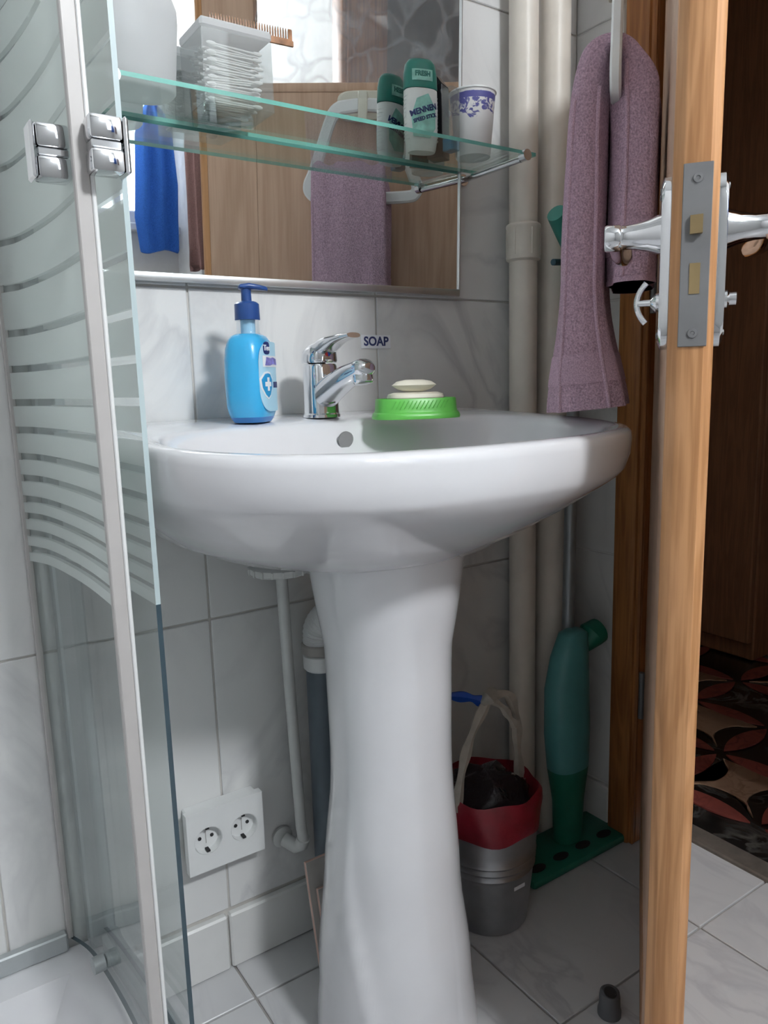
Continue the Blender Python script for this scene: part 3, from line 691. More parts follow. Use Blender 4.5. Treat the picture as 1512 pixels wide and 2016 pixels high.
bx_ = thing('swab_box', 'clear plastic box full of cotton swabs on the glass shelf', 'box', (.428, .962, SZ))
HB, WB2, DB = .083, .046, .036
mb = MB()
mb.box(-WB2, WB2, -DB, -DB+.0012, .0005, HB); mb.box(-WB2, WB2, DB-.0012, DB, .0005, HB); mb.box(-WB2, -WB2+.0012, -DB+.0012, DB-.0012, .0005, HB); mb.box(WB2-.0012, WB2, -DB+.0012, DB-.0012, .0005, HB); mb.box(-WB2+.0012, WB2-.0012, -DB+.0012, DB-.0012, .0005, .0018)
mb.build('box_walls', M_CLEAR, bx_, False)
mb = MB(); mb.box(-WB2-.001, WB2+.001, -DB-.001, DB+.001, HB, HB+.012, .003); mb.build('lid', M_FROSTB, bx_)
sw = MB(); sw.tube([(-.034, 0, 0), (.034, 0, 0)], .0011, 6)
for e in (-1, 1): sw.tube([(e*.024, 0, 0), (e*.027, 0, 0), (e*.032, 0, 0), (e*.036, 0, 0)], [.0012, .0024, .0026, .0012], 8)
swm = None; cnt = 0
for lay in range(8):
    for k in range(8):
        ang = math.radians(random.uniform(-13, 13)) if lay % 2 else math.radians(random.uniform(-4, 4))
        loc = (.428+random.uniform(-.003, .003), .962-.026+.0072*k+random.uniform(-.0006, .0006), SZ+.0075+lay*.0088+random.uniform(0, .001))
        if swm is None:
            o = sw.build('cotton_swab', M_COTTON); swm = o.data
        else: o = bpy.data.objects.new('cotton_swab', swm); C.objects.link(o)
        o.location = loc; o.rotation_euler = (0, math.radians(random.uniform(-3, 3)), ang*.35)
        tag(o, 'white cotton swab lying inside the clear plastic box on the shelf', 'cotton swab', 'cotton swabs in the clear box')
cb = thing('comb', 'brown tortoiseshell comb lying across the swab box lid', 'comb', (.462, .955, SZ+HB+.0122), math.radians(-4))
MB().loft([[Vector((x, y*.0016, z)) for y, z in ((-1, 0), (1, 0), (1, h), (-1, h))] for x, h in ((-.060, .004), (-.057, .008), (.050, .008), (.0565, .006))]).build('spine', M_COMB, cb)
for k in range(30):
    x = -.054+.0036*k
    MB().loft([[Vector((x+(-1 if a < 2 else 1)*.0007*s, (-1 if a in (0, 3) else 1)*.0011*s, z)) for a in range(4)] for z, s in ((.0075, 1), (.017, .9), (.0205, .4))]).build('tooth', M_COMB, cb, False)
MB().box(.0505, .0555, -.0014, .0014, .006, .0205, .001).build('end_guard', M_COMB, cb)

de = thing('deodorant_stick', 'white deodorant stick with dark teal cap standing on the glass shelf', 'deodorant', (.741, .972, SZ), math.radians(-14)); de.scale = (1, 1, 1.09)
DA_, DB_ = .0262, .0155
def drow(z, s, n=40): return [Vector((DA_*s*sgp(cos(2*PI*k/n), .8), DB_*s*sgp(sin(2*PI*k/n), .85), z)) for k in range(n)]
MB().loft([drow(.0006, .80), drow(.004, .86), drow(.020, .97), drow(.050, 1.), drow(.079, .98), drow(.080, .93)]).build('body', M_DWH, de, ang=50)
MB().loft([drow(.0805, .985), drow(.082, 1.), drow(.100, .97), drow(.112, .88), drow(.1175, .70), drow(.119, .4)]).build('cap', M_DTEAL, de, ang=50)
for k in range(12):
    z = .016+.005*k
    for sd_ in (-1, 1):
        MB().tube([(sd_*DA_*cos(a)*(1.005), DB_*sin(a)*1.005, z) for a in (-.55, -.25, 0, .25, .55)], .0008, 6).build('grip_rib', M_DWH, de)
def dsurf(sg, s=1.):
    def f(w, z, o):
        w2 = w*sg; u = min(.98, abs(w)/(DA_*s)); y = DB_*s*(1-u**2.45)**(1/2.35)
        return Vector((w2, -sg*(y+o+.0003), z))
    return f
for sg_ in (1, -1):
    patch('label_field', [(-.018, .018), (.008, .016), (.018, .030), (.018, .055), (.006, .073), (-.012, .066), (-.020, .045)], M_DTEALL, de, dsurf(sg_), .0003, 8)
    text_obj('lettering', 'MENNEN', .0105, M_NAVY, de, (lambda g: lambda x, y, o: g(x*.96-y*.28-.001, .052+y*.96+x*.28, o+.0007))(dsurf(sg_)), .0003)
    text_obj('lettering', 'SPEED STICK', .0068, M_NAVY, de, (lambda g: lambda x, y, o: g(x*.96-y*.28+.001, .042+y*.96+x*.28, o+.0007))(dsurf(sg_)), .0002)
    patch('cap_label', [(-.018, .089), (.014, .089), (.014, .103), (-.018, .103)], M_DTEALL, de, dsurf(sg_, .985), .0003, 8)
    text_obj('cap_lettering', 'FRESH', .0088, M_DTEAL, de, (lambda g: lambda x, y, o: g(x-.002, y+.097, o+.0007))(dsurf(sg_, .985)), .0003)
bk = thing('black_carton', 'tall black cosmetic carton standing behind the clear vial near the mirror edge', 'carton', (.786, .988, SZ), math.radians(28))
MB().box(-.0135, .0135, -.0135, .0135, .0005, .105, .0008).build('carton_body', M_BLACK, bk)
MB().loft([[Vector((x, y, z)) for x, y in ((-.0135, -.0135), (.0135, -.0135), (.0135, .0135), (-.0135, .0135))] if z < .11 else [Vector((x, y, z)) for x, y in ((-.0135, -.001), (.0135, -.001), (.0135, .001), (-.0135, .001))] for z in (.1052, .122)]).build('carton_top', M_BLACK, bk, False)
vl = thing('clear_vial', 'clear plastic square vial with blue base between deodorant and paper cup', 'vial', (.776, .944, SZ), math.radians(10)); vl.scale = (1, 1, .92)
mb = MB(); h_ = .0095
mb.loft([[Vector((x*s, y*s, z)) for x, y in ((-h_, -h_), (h_, -h_), (h_, h_), (-h_, h_))] for z, s in ((.0206, 1), (.090, 1), (.092, 1.15), (.095, 1.15), (.095, .9), (.0212, .9))], True, True); mb.build('wall', M_CLEAR, vl, False)
MB().box(-h_, h_, -h_, h_, .0005, .0204, .0015).build('base', plain('vial_blue', (.02, .17, .30), .3), vl)
MB().tube([(0, -h_-.002, .092), (.0, -h_-.006, .090), (0, -h_-.006, .078)], .0015, 8).build('clip', M_CLEAR, vl)
cu_ = thing('paper_cup', 'white paper cup with blue floral print at the right end of the shelf', 'cup', (.8285, .955, SZ), math.radians(40)); cu_.scale = (1, 1, .93)
MB().lathe([(.0265, .0006), (.0268, .003), (.0350, .099), (.0344, .099), (.0262, .006), (.01, .006)], 48).build('cup_wall', M_CUP, cu_)
MB().lathe([(.0352, .0975), (.0366, .0985), (.0366, .1005), (.0352, .1015), (.0340, .1000), (.0340, .0978)], 48, cap0=False, cap1=False).build('rolled_rim', M_WPL, cu_)

# ------------------------------------------------------------------ towel ring and towel on the door (door space, converted to world)
Dm = Matrix.Translation((.627, .45, 0)) @ Matrix.Rotation(DA, 4, 'Z')
def dpt(s, o, z): return Dm @ Vector((s, o, z))
base = dpt(.34, 0, 1.25)
rn = thing('towel_ring', 'white plastic towel ring hanging on the inner face of the oak door', 'towel ring', base, DA)
RO = .060
poly = smooth_path([(-.045, .150), (-.062, .130), (-.094, .040), (-.106, .012), (-.103, -.004), (-.084, -.010), (0, -.013), (.084, -.010), (.103, -.004), (.106, .012), (.094, .040), (.062, .130), (.045, .150), (0, .155), (-.045, .150)], 5)[:-1]
rr_ = []
rg = []
n_ = len(poly)
for i, p in enumerate(poly):
    t = (poly[(i+1) % n_]-poly[i-1]).normalized(); nv = Vector((t.y, -t.x))
    wd = .011 if p.y < .13 else .012
    rg.append([Vector((p.x+nv.x*a*wd, RO+b_*.0065, p.y+nv.y*a*wd)) for a, b_ in ((-1, -.6), (-.7, -1), (.7, -1), (1, -.6), (1, .6), (.7, 1), (-.7, 1), (-1, .6))])
rg.append(rg[0])
MB().loft(rg, False, False).build('ring', M_WPL, rn)
mb = MB(); mb.loft([[Vector((a*sgp(cos(2*PI*k/32), .5), o, .168+.028*sgp(sin(2*PI*k/32), .5)*w)) for k in range(32)] for o, a, w in ((.0005, .056, 1.), (.008, .056, 1.), (.012, .050, .9))]); mb.build('mount_plate', M_CREAM, rn)
mb = MB(); mb.box(-.009, .009, .010, .074, .160, .178, .003, 2); mb.box(-.009, .009, .066, .075, .125, .165, .003, 2); mb.build('hook', M_CREAM, rn)
# towel: one strip of doubled terry looped over the lower bar of the ring
tw = thing('towel', 'mauve terry hand towel draped through the white ring on the door', 'towel', base, DA)
path = smooth_path([(.037, -.235), (.037, -.15), (.037, -.05), (.040, .0), (.050, .030), (.066, .040), (.083, .026), (.094, -.02), (.098, -.12), (.099, -.24), (.095, -.33), (.090, -.392)], 8)
npth = len(path); rg = []
for i, p in enumerate(path):
    t = (path[min(i+1, npth-1)]-path[max(i-1, 0)]).normalized(); nv = Vector((-t.y, t.x))   # in (off, z)
    u = i/(npth-1)
    th = interp(u, [0, .04, .25, .36, .45, .55, .8, 1], [.026, .028, .029, .015, .012, .021, .028, .050])
    hw_ = interp(u, [0, .25, .40, .55, 1], [.076, .074, .066, .072, .078])
    ring = []
    for k in range(56):
        a = 2*PI*k/56; c_, s_ = sgp(cos(a), .55), sgp(sin(a), .7)
        x = hw_*c_; d = th*s_
        fold = .0045*sin(x*85+u*3)+.003*sin(x*150-u*7+1)
        d = d+fold*(1 if s_ > 0 else .7)-(.006*math.exp(-((x+.005)/.008)**2) if s_ > 0 else 0)
        ring.append(Vector((x-.022+.004*sin(u*9), p.x+nv.x*d, p.y+nv.y*d)))
    rg.append(ring)
MB().loft(rg).build('terry_cloth', M_TOW, tw, ang=80)
def towel_band(i0, i1, grow, m, name):
    rr = []
    for i in range(i0, i1+1):
        ctr = sum(rg[i], Vector())/len(rg[i])
        rr.append([ctr+(q-ctr)*1.0+(q-ctr).normalized()*grow for q in rg[i]])
    return MB().loft(rr, True, True).build(name, m, tw, ang=80)
towel_band(4, 7, .0012, M_TOWF, 'woven_band')
towel_band(npth-10, npth-6, .0012, M_TOWF, 'woven_band')
towel_band(0, 1, .0014, M_TOWF, 'hem')
def selvedge(i0, i1, k):
    MB().tube([rg[i][k]+Vector((-.0006, 0, 0)) for i in range(i0, i1)], .0028, 8).build('selvedge', M_TOWF, tw)
selvedge(54, npth, 33); selvedge(56, npth, 24); selvedge(1, 30, 31)

# ------------------------------------------------------------------ pipes in the corner
def pipe(px, py, r, label, collars):
    p = thing('riser_pipe', label, 'pipe', (px, py, 0), group='cream riser pipes in the corner')
    MB().lathe([(r, 0.0005), (r, ZC-.0005)], 28).build('pipe', M_PIPE, p)
    for z0, z1 in collars:
        c_ = MB().lathe([(r+.001, z0), (r+.005, z0+.003), (r+.0055, z0+.007), (r+.0042, z0+.010), (r+.0040, z1-.010), (r+.0055, z1-.007), (r+.005, z1-.003), (r+.001, z1)], 28).build('coupling', M_PIPE, p)
        for k in range(6):
            a = k*PI/3+.3; MB().tube([((r+.0042)*cos(a), (r+.0042)*sin(a), z0+.010), ((r+.0042)*cos(a), (r+.0042)*sin(a), z1-.010)], .0012, 6).build('rib', M_PIPE, c_)
pipe(.975, .994, .0245, 'cream painted vertical pipe with a ribbed coupling, nearer the mirror', [(1.10, 1.163)])
pipe(1.052, .998, .027, 'plain cream painted vertical pipe, nearer the corner and door', [])

# ------------------------------------------------------------------ mop
mp_ = thing('floor_mop', 'teal squeeze mop with grey pole standing in the corner by the pipes', 'mop', (1.03, .930, 0))
MB().box(-.145, .118, -.060, .045, .001, .018, .006, 2).build('foot_plate', M_GREEND, mp_)
for k in range(4):
    MB().lathe([(.013, .0183), (.013, .0192)], 18, c=(-.11+.06*k, -.034, 0), sx=1.4, sy=.75).build('foot_hole', M_DARK, mp_)
rg = []
for z, a, b_, dx in ((.019, .030, .022, .005), (.10, .032, .024, .005), (.17, .043, .03, .003), (.24, .048, .032, 0), (.33, .046, .031, -.002), (.39, .038, .028, .004), (.432, .028, .022, .012), (.438, .018, .014, .014)):
    rg.append([Vector((dx+a*sgp(cos(2*PI*k/28), .8), b_*sgp(sin(2*PI*k/28), .8), z)) for k in range(28)])
MB().loft(rg[2:]).build('tank', M_TEALL, mp_, ang=60)
MB().loft(rg[:3]).build('tank_base', M_GREEND, mp_, ang=60)
mb = MB(); mb.tube([(.04, .0, .398), (.058, -.004, .42), (.076, -.006, .425)], [.014, .026, .024], 18); mb.build('filler_cap', M_GREEND, mp_)
PX = .022
MB().tube([(PX, .024, .18), (PX-.002, .012, 1.06)], .0115, 16).build('pole', plain('pole_grey', (.33, .36, .38), .35, .5), mp_)
mb = MB(); gp = smooth_path([(PX-.002, .010, 1.045), (PX-.004, .008, 1.085), (PX-.018, .002, 1.118), (PX-.052, -.006, 1.148), (PX-.078, -.012, 1.166)], 6)
mb.tube(gp, [.0165+.004*sin(i/len(gp)*PI*1.1) for i in range(len(gp))], 18)
mb.tube([(PX-.020, .006, 1.086), (PX-.034, .004, 1.096), (PX-.032, .004, 1.113)], [.012, .012, .008], 14); gr = mb.build('grip', M_TEAL, mp_)
MB().tube([(PX-.028, .003, 1.094), (PX-.075, -.004, 1.090)], .0055, 10).build('trigger_rod', plain('rod_blue', (.02, .07, .10), .4), gr)

# ------------------------------------------------------------------ bucket with bags
bk_ = thing('bucket', 'galvanised metal bucket lined with a red bag behind the pedestal', 'bucket', (.788, .884, 0)); bk_.scale = (.96, .96, 1)
pf = [(.066, .0008), (.068, .004), (.070, .02), (.079, .098)]
for k in range(3): z = .103+.012*k; pf += [(.0795+.001*k, z), (.0825+.001*k, z+.004), (.0805+.001*k, z+.008)]
pf += [(.0845, .150), (.0875, .205), (.089, .209), (.0865, .209), (.083, .15), (.066, .006), (.01, .006)]
MB().lathe(pf, 48).build('pail', M_BUCK, bk_)
MB().box(-.012, .012, -.0795, -.0787, .086, .092).build('sticker', M_INKW, bk_)
rg = []
for r, z in ((.0895, .176), (.0915, .186), (.0925, .200), (.0935, .214), (.0915, .232), (.0865, .240), (.0835, .226), (.0785, .16)):
    rg.append([Vector(((r+.002*sin(k*.9+z*60))*cos(2*PI*k/48), (r+.002*sin(k*.9+z*60))*sin(2*PI*k/48), z+(.0035*sin(k*.55) if z < .18 else .003*sin(k*.8)))) for k in range(48)])
MB().loft(rg, False, False).build('bag_liner', M_RED, bk_)
bg = thing('rubbish_bag', 'crumpled transparent bag with a knotted handle inside the bucket', 'bag', (.788, .884, .02))
rg = []
for j, (r, z) in enumerate(((.05, .0), (.062, .06), (.068, .15), (.070, .195), (.062, .217), (.045, .230), (.02, .235))):
    rg.append([Vector((r*(1+.06*sin(k*1.7+j*2.1)+.04*sin(k*3.1+j))*cos(2*PI*k/36), r*(1+.06*sin(k*1.7+j*2.1))*sin(2*PI*k/36), z+.006*sin(k*.9+j))) for k in range(36)])
MB().loft(rg).build('bag', M_DFILM, bg)
def strap(pts, w, name, m, par, lay=(0, 1, 0)):
    P_s = smooth_path(pts, 8); rr = []
    for i, p in enumerate(P_s):
        t = (P_s[min(i+1, len(P_s)-1)]-P_s[max(i-1, 0)]).normalized(); side = t.cross(Vector(lay)).normalized(); nn = t.cross(side)
        ww = w*(1+.25*sin(i*.7))
        rr.append([p+side*ww+nn*.001, p+side*ww-nn*.001, p-side*ww*.2-nn*.003, p-side*ww-nn*.001, p-side*ww+nn*.001, p-side*ww*.2+nn*.004])
    return MB().loft(rr).build(name, m, par)
KN = Vector((-.005, -.01, .372))
M_STRAP = plain('bag_handle', (.46, .43, .38), .35, noise=.15, nscale=50)
strap([(-.085, -.02, .205), (-.070, -.02, .275), (-.045, -.015, .325), tuple(KN)], .008, 'handle', M_STRAP, bg, (.3, 1, 0))
strap([tuple(KN), (.035, -.01, .368), (.058, -.006, .325), (.068, 0, .26), (.074, .0, .20)], .008, 'handle', M_STRAP, bg, (.3, 1, 0))
strap([tuple(KN), (.018, -.018, .352), (.034, -.02, .328), (.046, -.02, .31)], .006, 'handle', M_STRAP, bg, (.3, 1, 0))
mb = MB(); mb.tube([KN+Vector((-.014, 0, -.006)), KN+Vector((-.006, -.006, .004)), KN+Vector((.004, -.002, .006)), KN+Vector((.014, 0, .0))], [.005, .012, .012, .005], 12); mb.build('knot', M_STRAP, bg)
strap([tuple(KN+Vector((-.012, .002, -.004))), tuple(KN+Vector((-.030, .012, .004))), tuple(KN+Vector((-.062, .024, .012)))], .008, 'drawstring', M_BLUEP, bg, (0, 1, .3))

# ------------------------------------------------------------------ plumbing under the basin
pl = thing('supply_pipe', 'thin white water pipe dropping from the basin to the wall', 'pipe', (.490, .985, 0))
MB().tube([(-.040, -.060, .672), (-.028, -.035, .62), (-.010, -.006, .45), (.0, .0, .22), (.003, .0, .195)], .0085, 14).build('pipe', M_PLUMB, pl)
MB().tube([(.003, 0, .198), (.002, .004, .186), (-.004, .012, .180), (-.014, .032, .186)], .0110, 14).build('elbow', M_PLUMB, pl)
MB().lathe([(.016, 0), (.017, .004), (.017, .006), (.012, .009)], 20, mx=Matrix.Translation((-.014, .0445, .186)) @ Matrix.Rotation(PI/2, 4, 'X')).build('wall_flange', M_PLUMB, pl)
nu = thing('fixing_nut', 'round ribbed plastic washer nut under the basin beside the pedestal', 'nut', (.432, .893, .655))
MB().lathe([(.036, .0), (.0405, .003), (.0405, .010), (.030, .0165)], 36).build('disc', M_PLUMB, nu)
for k in range(18):
    a = 2*PI*k/18; MB().box(-.0015, .0015, -.0425, -.0395, .0015, .010, .0004).build('rib', M_PLUMB, nu, rot=(0, 0, a))
wp = thing('waste_pipe', 'grey plastic waste pipe with white corrugated elbow behind the pedestal', 'pipe', (.537, .985, 0))
MB().lathe([(.0225, .0005), (.0225, .470)], 28).build('pipe', M_GPVC, wp)
MB().lathe([(.0225, .468), (.0260, .4715), (.0262, .492), (.022, .4945)], 28).build('socket', M_WPL, wp)
MB().lathe([(.0265, .4950), (.0285, .497), (.0285, .509), (.0265, .511)], 28).build('clamp_ring', M_TGREY, wp)
ep = smooth_path([(0, 0, .511), (0, -.004, .535), (.006, -.022, .556), (.012, -.048, .566), (.012, -.075, .572)], 10)
MB().tube(ep, [.0235+.0022*(i % 2) for i in range(len(ep))], 20).build('corrugated_elbow', M_WPL, wp, ang=20)

# ------------------------------------------------------------------ spare tiles leaning behind the pedestal
def spare(label, loc, rot, w, h, t):
    o = thing('spare_tile', label, 'tile', loc); o.rotation_euler = rot
    MB().box(0, w, -t, -.0016, 0, h, .001).build('body', M_BISC, o)
    MB().box(.0005, w-.0005, -.0015, 0, .0005, h-.0005).build('back_face', M_TGREY, o)
    MB().box(.0005, w-.0005, -t-.0012, -t-.0001, .0005, h-.0005).build('glazed_face', M_TGREY, o)
    return o
spare('taller spare tile with pinkish edge leaning on the wall behind the pedestal', (.478, .922, .001), (math.radians(-12.3), 0, 0), .20, .180, .0075)
spare('shorter spare tile leaning in front of the taller one behind the pedestal', (.4875, .9125, .0015), (math.radians(-12.3), 0, 0), .15, .140, .0075)

# ------------------------------------------------------------------ wall socket
so = thing('wall_socket', 'white double power socket on the wall below the basin', 'socket', (.3745, YW, .2425))
MB().box(-.056, .056, -.018, -.0002, -.044, .046, .002).build('back_box', M_WPL, so)
b = bmesh.new()
mb = MB()
def plate_with_holes():
    bmx = bmesh.new()
    x0, x1, z0, z1 = -.060, .060, -.048, .048
    n = 32
    for cx, xa, xb in ((-.0285, x0, 0.), (.0285, 0., x1)):
        inner = [(cx+.0215*cos(2*PI*k/n), .0215*sin(2*PI*k/n)) for k in range(n)]
        outer = []
        for k in range(n):
            c_, s_ = cos(2*PI*k/n), sin(2*PI*k/n)
            tx = ((xb-cx)/c_ if c_ > 1e-9 else ((xa-cx)/c_ if c_ < -1e-9 else 1e9)); tz = (z1/s_ if s_ > 1e-9 else (z0/s_ if s_ < -1e-9 else 1e9))
            t = min(tx, tz); outer.append((cx+c_*t, s_*t))
        for qx in (xa, xb):
            for qz in (z0, z1):
                kk = min(range(n), key=lambda q: (outer[q][0]-qx)**2+(outer[q][1]-qz)**2); outer[kk] = (qx, qz)
        for y, flip in ((-.031, 0), (-.0182, 1)):
            vi = [bmx.verts.new((a, y, b2)) for a, b2 in inner]; vo = [bmx.verts.new((a, y, b2)) for a, b2 in outer]
            for k in range(n):
                j = (k+1) % n; bmx.faces.new((vi[k], vi[j], vo[j], vo[k]))
            if y == -.031: v0, w0 = vi, vo
            else:
                for k in range(n):
                    j = (k+1) % n; bmx.faces.new((v0[k], vi[k], vi[j], v0[j])); bmx.faces.new((w0[k], w0[j], vo[j], vo[k]))
        for sx_, sz_ in ((xa if xa < 0 else xb, z0), (xa if xa < 0 else xb, z1)):
            pass
    return bmx
MB().join(plate_with_holes()).build('cover_plate', M_WPL, so, False)
for cx in (-.0285, .0285):
    w = MB(); mxx = Matrix.Translation((cx, -.0185, 0)) @ Matrix.Rotation(PI/2, 4, 'X')
    w.lathe([(.0212, .0122), (.0206, .0122), (.0198, .0008), (.001, .0005)], 32, mx=mxx, cap0=False)
    wl = w.build('well', M_WPL, so)
    for sx_ in (-.0095, .0095):
        MB().lathe([(.0028, 0), (.0028, .0016)], 12, mx=Matrix.Translation((cx+sx_, -.0185, 0)) @ Matrix.Rotation(PI/2, 4, 'X')).build('pin_hole', M_DARK, wl)
    for sz_ in (-1, 1):
        MB().box(cx-.0025, cx+.0025, -.0295, -.0192, sz_*.0178-.0012, sz_*.0178+.0012).build('earth_clip', M_DARK, wl)
    MB().box(cx-.0005, cx+.0005, -.0196, -.0188, -.010, .010).build('seam', M_TGREY, wl)

# ------------------------------------------------------------------ door stop
ds = thing('door_stop', 'grey rubber door stop standing on the floor tiles by the door', 'door stop', (.782, .620, 0))
MB().lathe([(.0165, .0005), (.0165, .008), (.0150, .012), (.0145, .030), (.0135, .036), (.0105, .039)], 28).build('post', M_RUB, ds)
mb = MB(); mb.lathe([(.009, 0), (.009, .002)], 18, mx=Matrix.Translation((-.004, -.004, .0385)) @ Matrix.Rotation(.25, 4, 'X')); mb.build('recess', M_DARK, ds)

# ------------------------------------------------------------------ shower cabin
TZ = .145
GAPS = [1.56, 1.47, 1.40, 1.352, 1.305, 1.259, 1.204, 1.152, 1.073, 1.0216, .970, .9284, .8887, .8558, .8237, .7973, .7711, .7499, .7286, .7078]
M_PA = frosted_glass('frosted_panel_a', GAPS, .692)
M_PB = frosted_glass('frosted_panel_b', GAPS, .692)
quad = [(.186, 1.027), (.197, .97), (.207, .88), (.213, .80), (.2165, .722)]
more = [(.217, .68), (.216, .60), (.203, .50), (.160, .41), (.09, .34), (0, .295), (-.12, .27), (-.30, .262), (-.74, .262)]
tr = thing('shower_tray', 'white quadrant shower tray in the corner behind the glass', 'shower tray', (-.2, .65, 0))
outl = smooth_path([(x, y, 0) for x, y in quad+more], 4)
outer = [(p.x+.016, p.y) for p in outl]+[(-.745, .262), (-.745, 1.028)]
outer = [(x, max(y, .25)) for x, y in outer]
ctr = Vector((-.25, .68))
def tring(k, z): return [Vector((ctr.x+(x-ctr.x)*k+.2, ctr.y+(y-ctr.y)*k-.65, z)) for x, y in outer]
MB().loft([tring(.985, .0005), tring(1., .01), tring(1., TZ-.006), tring(.993, TZ), tring(.86, TZ-.002), tring(.845, TZ-.010), tring(.80, TZ-.045), tring(.70, TZ-.055)], True, True).build('tray_body', M_CER, tr, ang=50)
wsl = tag(MB().box(XL+.001, .146, YW-.014, YW-.0005, TZ+.0005, TZ+.027, .002).build('sealing_strip', M_ALUG), 'grey metal sealing strip along the wall above the shower tray', 'strip')
sc = thing('shower_screen', 'curved glass shower screen with frosted stripes and chrome handles', 'shower screen', (.19, .9, TZ))
OFF = Vector((.19, .9, TZ))
def panel(path, t, z0, z1, name, mats):
    P_s = smooth_path([(x, y, 0) for x, y in path], 8); L, R_ = [], []
    for i, p in enumerate(P_s):
        d = (P_s[min(i+1, len(P_s)-1)]-P_s[max(i-1, 0)]).normalized(); nn = Vector((-d.y, d.x, 0))
        L.append(p+nn*t/2-OFF); R_.append(p-nn*t/2-OFF)
    bmx = bmesh.new(); n = len(P_s)
    rows = []
    for z in (z0, z1): rows.append(([bmx.verts.new((v.x, v.y, z-TZ)) for v in L], [bmx.verts.new((v.x, v.y, z-TZ)) for v in R_]))
    (l0, r0), (l1, r1) = rows
    for i in range(n-1):
        f = bmx.faces.new((l0[i], l0[i+1], l1[i+1], l1[i])); f.material_index = 0
        f = bmx.faces.new((r0[i], r0[i+1], r1[i+1], r1[i])); f.material_index = 0
        f = bmx.faces.new((l0[i], l0[i+1], r0[i+1], r0[i])); f.material_index = 1
        f = bmx.faces.new((l1[i], l1[i+1], r1[i+1], r1[i])); f.material_index = 1
    for i in (0, n-1): f = bmx.faces.new((l0[i], r0[i], r1[i], l1[i])); f.material_index = 1
    return MB().join(bmx).build(name, mats, sc, ang=30)
pa = [(.152, 1.026), (.168, .98), (.177, .90), (.181, .82), (.181, .731)]
gA = panel(pa, .005, .160, 1.93, 'sliding_glass', [M_PA, M_PEDGE])
gB = panel(quad, .005, .172, 1.93, 'fixed_glass', [M_PB, M_PEDGE])
def lbox(x0, x1, y0, y1, z0, z1, bv=.001): return MB().box(x0-OFF.x, x1-OFF.x, y0-OFF.y, y1-OFF.y, z0-TZ, z1-TZ, bv)
M_SEAL = plain('seal_strip', (.48, .46, .45), .4, noise=.03)
M_SEALW = plain('seal_bead', (.80, .81, .81), .25, noise=.02)
se = lbox(.1740, .1870, .721, .7305, .150, 1.93).build('door_seal', M_SEAL, sc)
lbox(.1873, .1912, .721, .7265, .150, 1.93).build('seal_bead', M_SEALW, se)
lbox(.1465, .1545, 1.0225, 1.0300, .160, 1.93).build('edge_seal', M_SEAL, sc)
lbox(.172, .206, 1.000, 1.0305, TZ+.0005, 1.95, .003).build('wall_profile', M_ALUG, sc)
# curved bottom rail and top rail
def rail(z0, z1, w, name):
    P_s = smooth_path([(x, y, 0) for x, y in [(.198, 1.0)]+quad[1:]+more[:-1]], 6); rr = []
    for i, p in enumerate(P_s):
        d = (P_s[min(i+1, len(P_s)-1)]-P_s[max(i-1, 0)]).normalized(); nn = Vector((-d.y, d.x, 0))
        q = p-OFF
        rr.append([Vector(((q+nn*a*w).x, (q+nn*a*w).y, z-TZ)) for a, z in ((-1, z0), (1, z0), (1, z1-.006), (.5, z1), (-.5, z1), (-1, z1-.006))])
    return MB().loft(rr).build(name, M_ALUG, sc, ang=30)
rail(TZ+.0005, .170, .012, 'bottom_rail'); rail(1.93, 1.965, .016, 'top_rail')
mb = MB(); mb.tube([(.158-OFF.x, .925-OFF.y, .180-TZ), (.172-OFF.x, .926-OFF.y, .180-TZ)], .0105, 18); mb.tube([(.1735-OFF.x, .926-OFF.y, .180-TZ), (.187-OFF.x, .927-OFF.y, .178-TZ)], .0085, 18)
mb.build('roller', M_ALUG, sc)
# handle: grooved chrome blocks on both sides of the sliding glass
HZ = 1.106
def hblock(x0, x1, yc, name):
    mbh = MB(); mbh.box(x0-OFF.x, x1-OFF.x, yc-.012-OFF.y, yc+.012-OFF.y, HZ+.004-TZ, HZ+.024-TZ, .003, 2)
    mbh.box(x0-OFF.x+.001, x1-OFF.x-.001, yc-.010-OFF.y, yc+.010-OFF.y, HZ-.003-TZ, HZ+.0038-TZ, .001)
    mbh.box(x0-OFF.x, x1-OFF.x, yc-.012-OFF.y, yc+.012-OFF.y, HZ-.022-TZ, HZ-.0032-TZ, .003, 2)
    return mbh.build(name, M_CHR, sc)
h1 = hblock(.149, .1775, .752, 'inner_handle')
lbox(.1445, .1488, .739, .765, HZ-.0225, HZ+.0245, .002).build('end_cap', M_CHR, h1)
h2 = hblock(.1835, .2110, .7075, 'outer_handle')
lbox(.2113, .2160, .6945, .7205, HZ-.0225, HZ+.0245, .002).build('end_cap', M_CHR, h2)

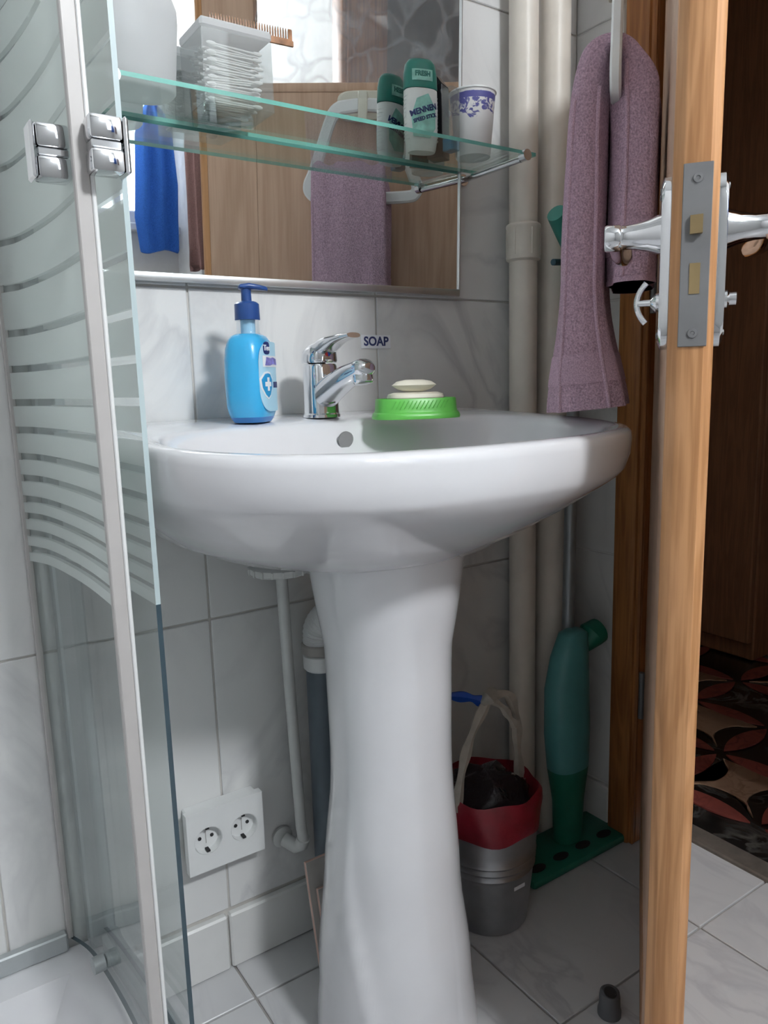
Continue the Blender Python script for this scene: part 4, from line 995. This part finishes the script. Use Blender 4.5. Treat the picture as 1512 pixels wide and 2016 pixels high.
# ------------------------------------------------------------------ cloths seen in the mirror
def hanging(name, label, cat, m, loc, rotz, rows, folds, ph=0.):
    t = thing(name, label, cat, loc, rotz)
    rg = []
    for j, (z, w, th) in enumerate(rows):
        ring = []
        for k in range(72):
            a = 2*PI*k/72; x = w*sgp(cos(a), .8); d = th*sgp(sin(a), .8)
            d += th*.55*sin(x/w*folds*PI+ph+z*2.)*(1 if sin(a) > 0 else .5)
            ring.append(Vector((x+.004*sin(z*30+ph), d, z+.010*sin(x/w*3+ph)*(1 if j == 0 else 0))))
        rg.append(ring)
    MB().loft(rg).build('cloth', m, t, ang=80)
    return t
bt = hanging('hanging_towel', 'bright blue terry towel hanging by the window in the mirror', 'towel', M_BLUET, (1.035, YF+.10, 1.29), 0, [(0., .072, .018), (.01, .075, .02), (.12, .082, .024), (.25, .080, .028), (.42, .070, .026), (.50, .045, .020), (.53, .020, .012)], 2.6, .4)
MB().lathe([(.004, 0), (.004, .06), (.010, .062), (.010, .07)], 14, mx=Matrix.Translation((0, -.068, .525)) @ Matrix.Rotation(-PI/2, 4, 'X')).build('hook', M_CHR, bt)
rb = hanging('hanging_robe', 'brown terry robe sleeve hanging on the right wall in the mirror', 'robe', M_ROBE, (1.115, -.86, 1.22), PI/2, [(0., .050, .018), (.01, .055, .019), (.10, .046, .018), (.25, .044, .019), (.42, .046, .020), (.50, .030, .016), (.53, .018, .012)], 1.6, 1.2)
MB().lathe([(.004, 0), (.004, .03), (.010, .032), (.010, .04)], 14, mx=Matrix.Translation((0, -.037, .525)) @ Matrix.Rotation(-PI/2, 4, 'X')).build('hook', M_CHR, rb)

# ------------------------------------------------------------------ the room's lamp
lp = thing('wall_lamp', 'square white bulkhead lamp high on the wall facing the mirror', 'lamp', LAMP_POS)
L_ = LAMP_R+.012
mb = MB(); mb.box(-L_, L_, .0005, .030, -L_, L_, .004); mb.build('housing', M_WPL, lp)
for a in ((-L_, L_, LAMP_R, L_), (-L_, L_, -L_, -LAMP_R), (-L_, -LAMP_R, -LAMP_R, LAMP_R), (LAMP_R, L_, -LAMP_R, LAMP_R)):
    MB().box(a[0], a[1], .0302, .040, a[2], a[3], .002).build('rim', M_WPL, lp)
MB().box(-LAMP_R+.0005, LAMP_R-.0005, .0302, .037, -LAMP_R+.0005, LAMP_R-.0005).build('diffuser', M_LAMP, lp, False)
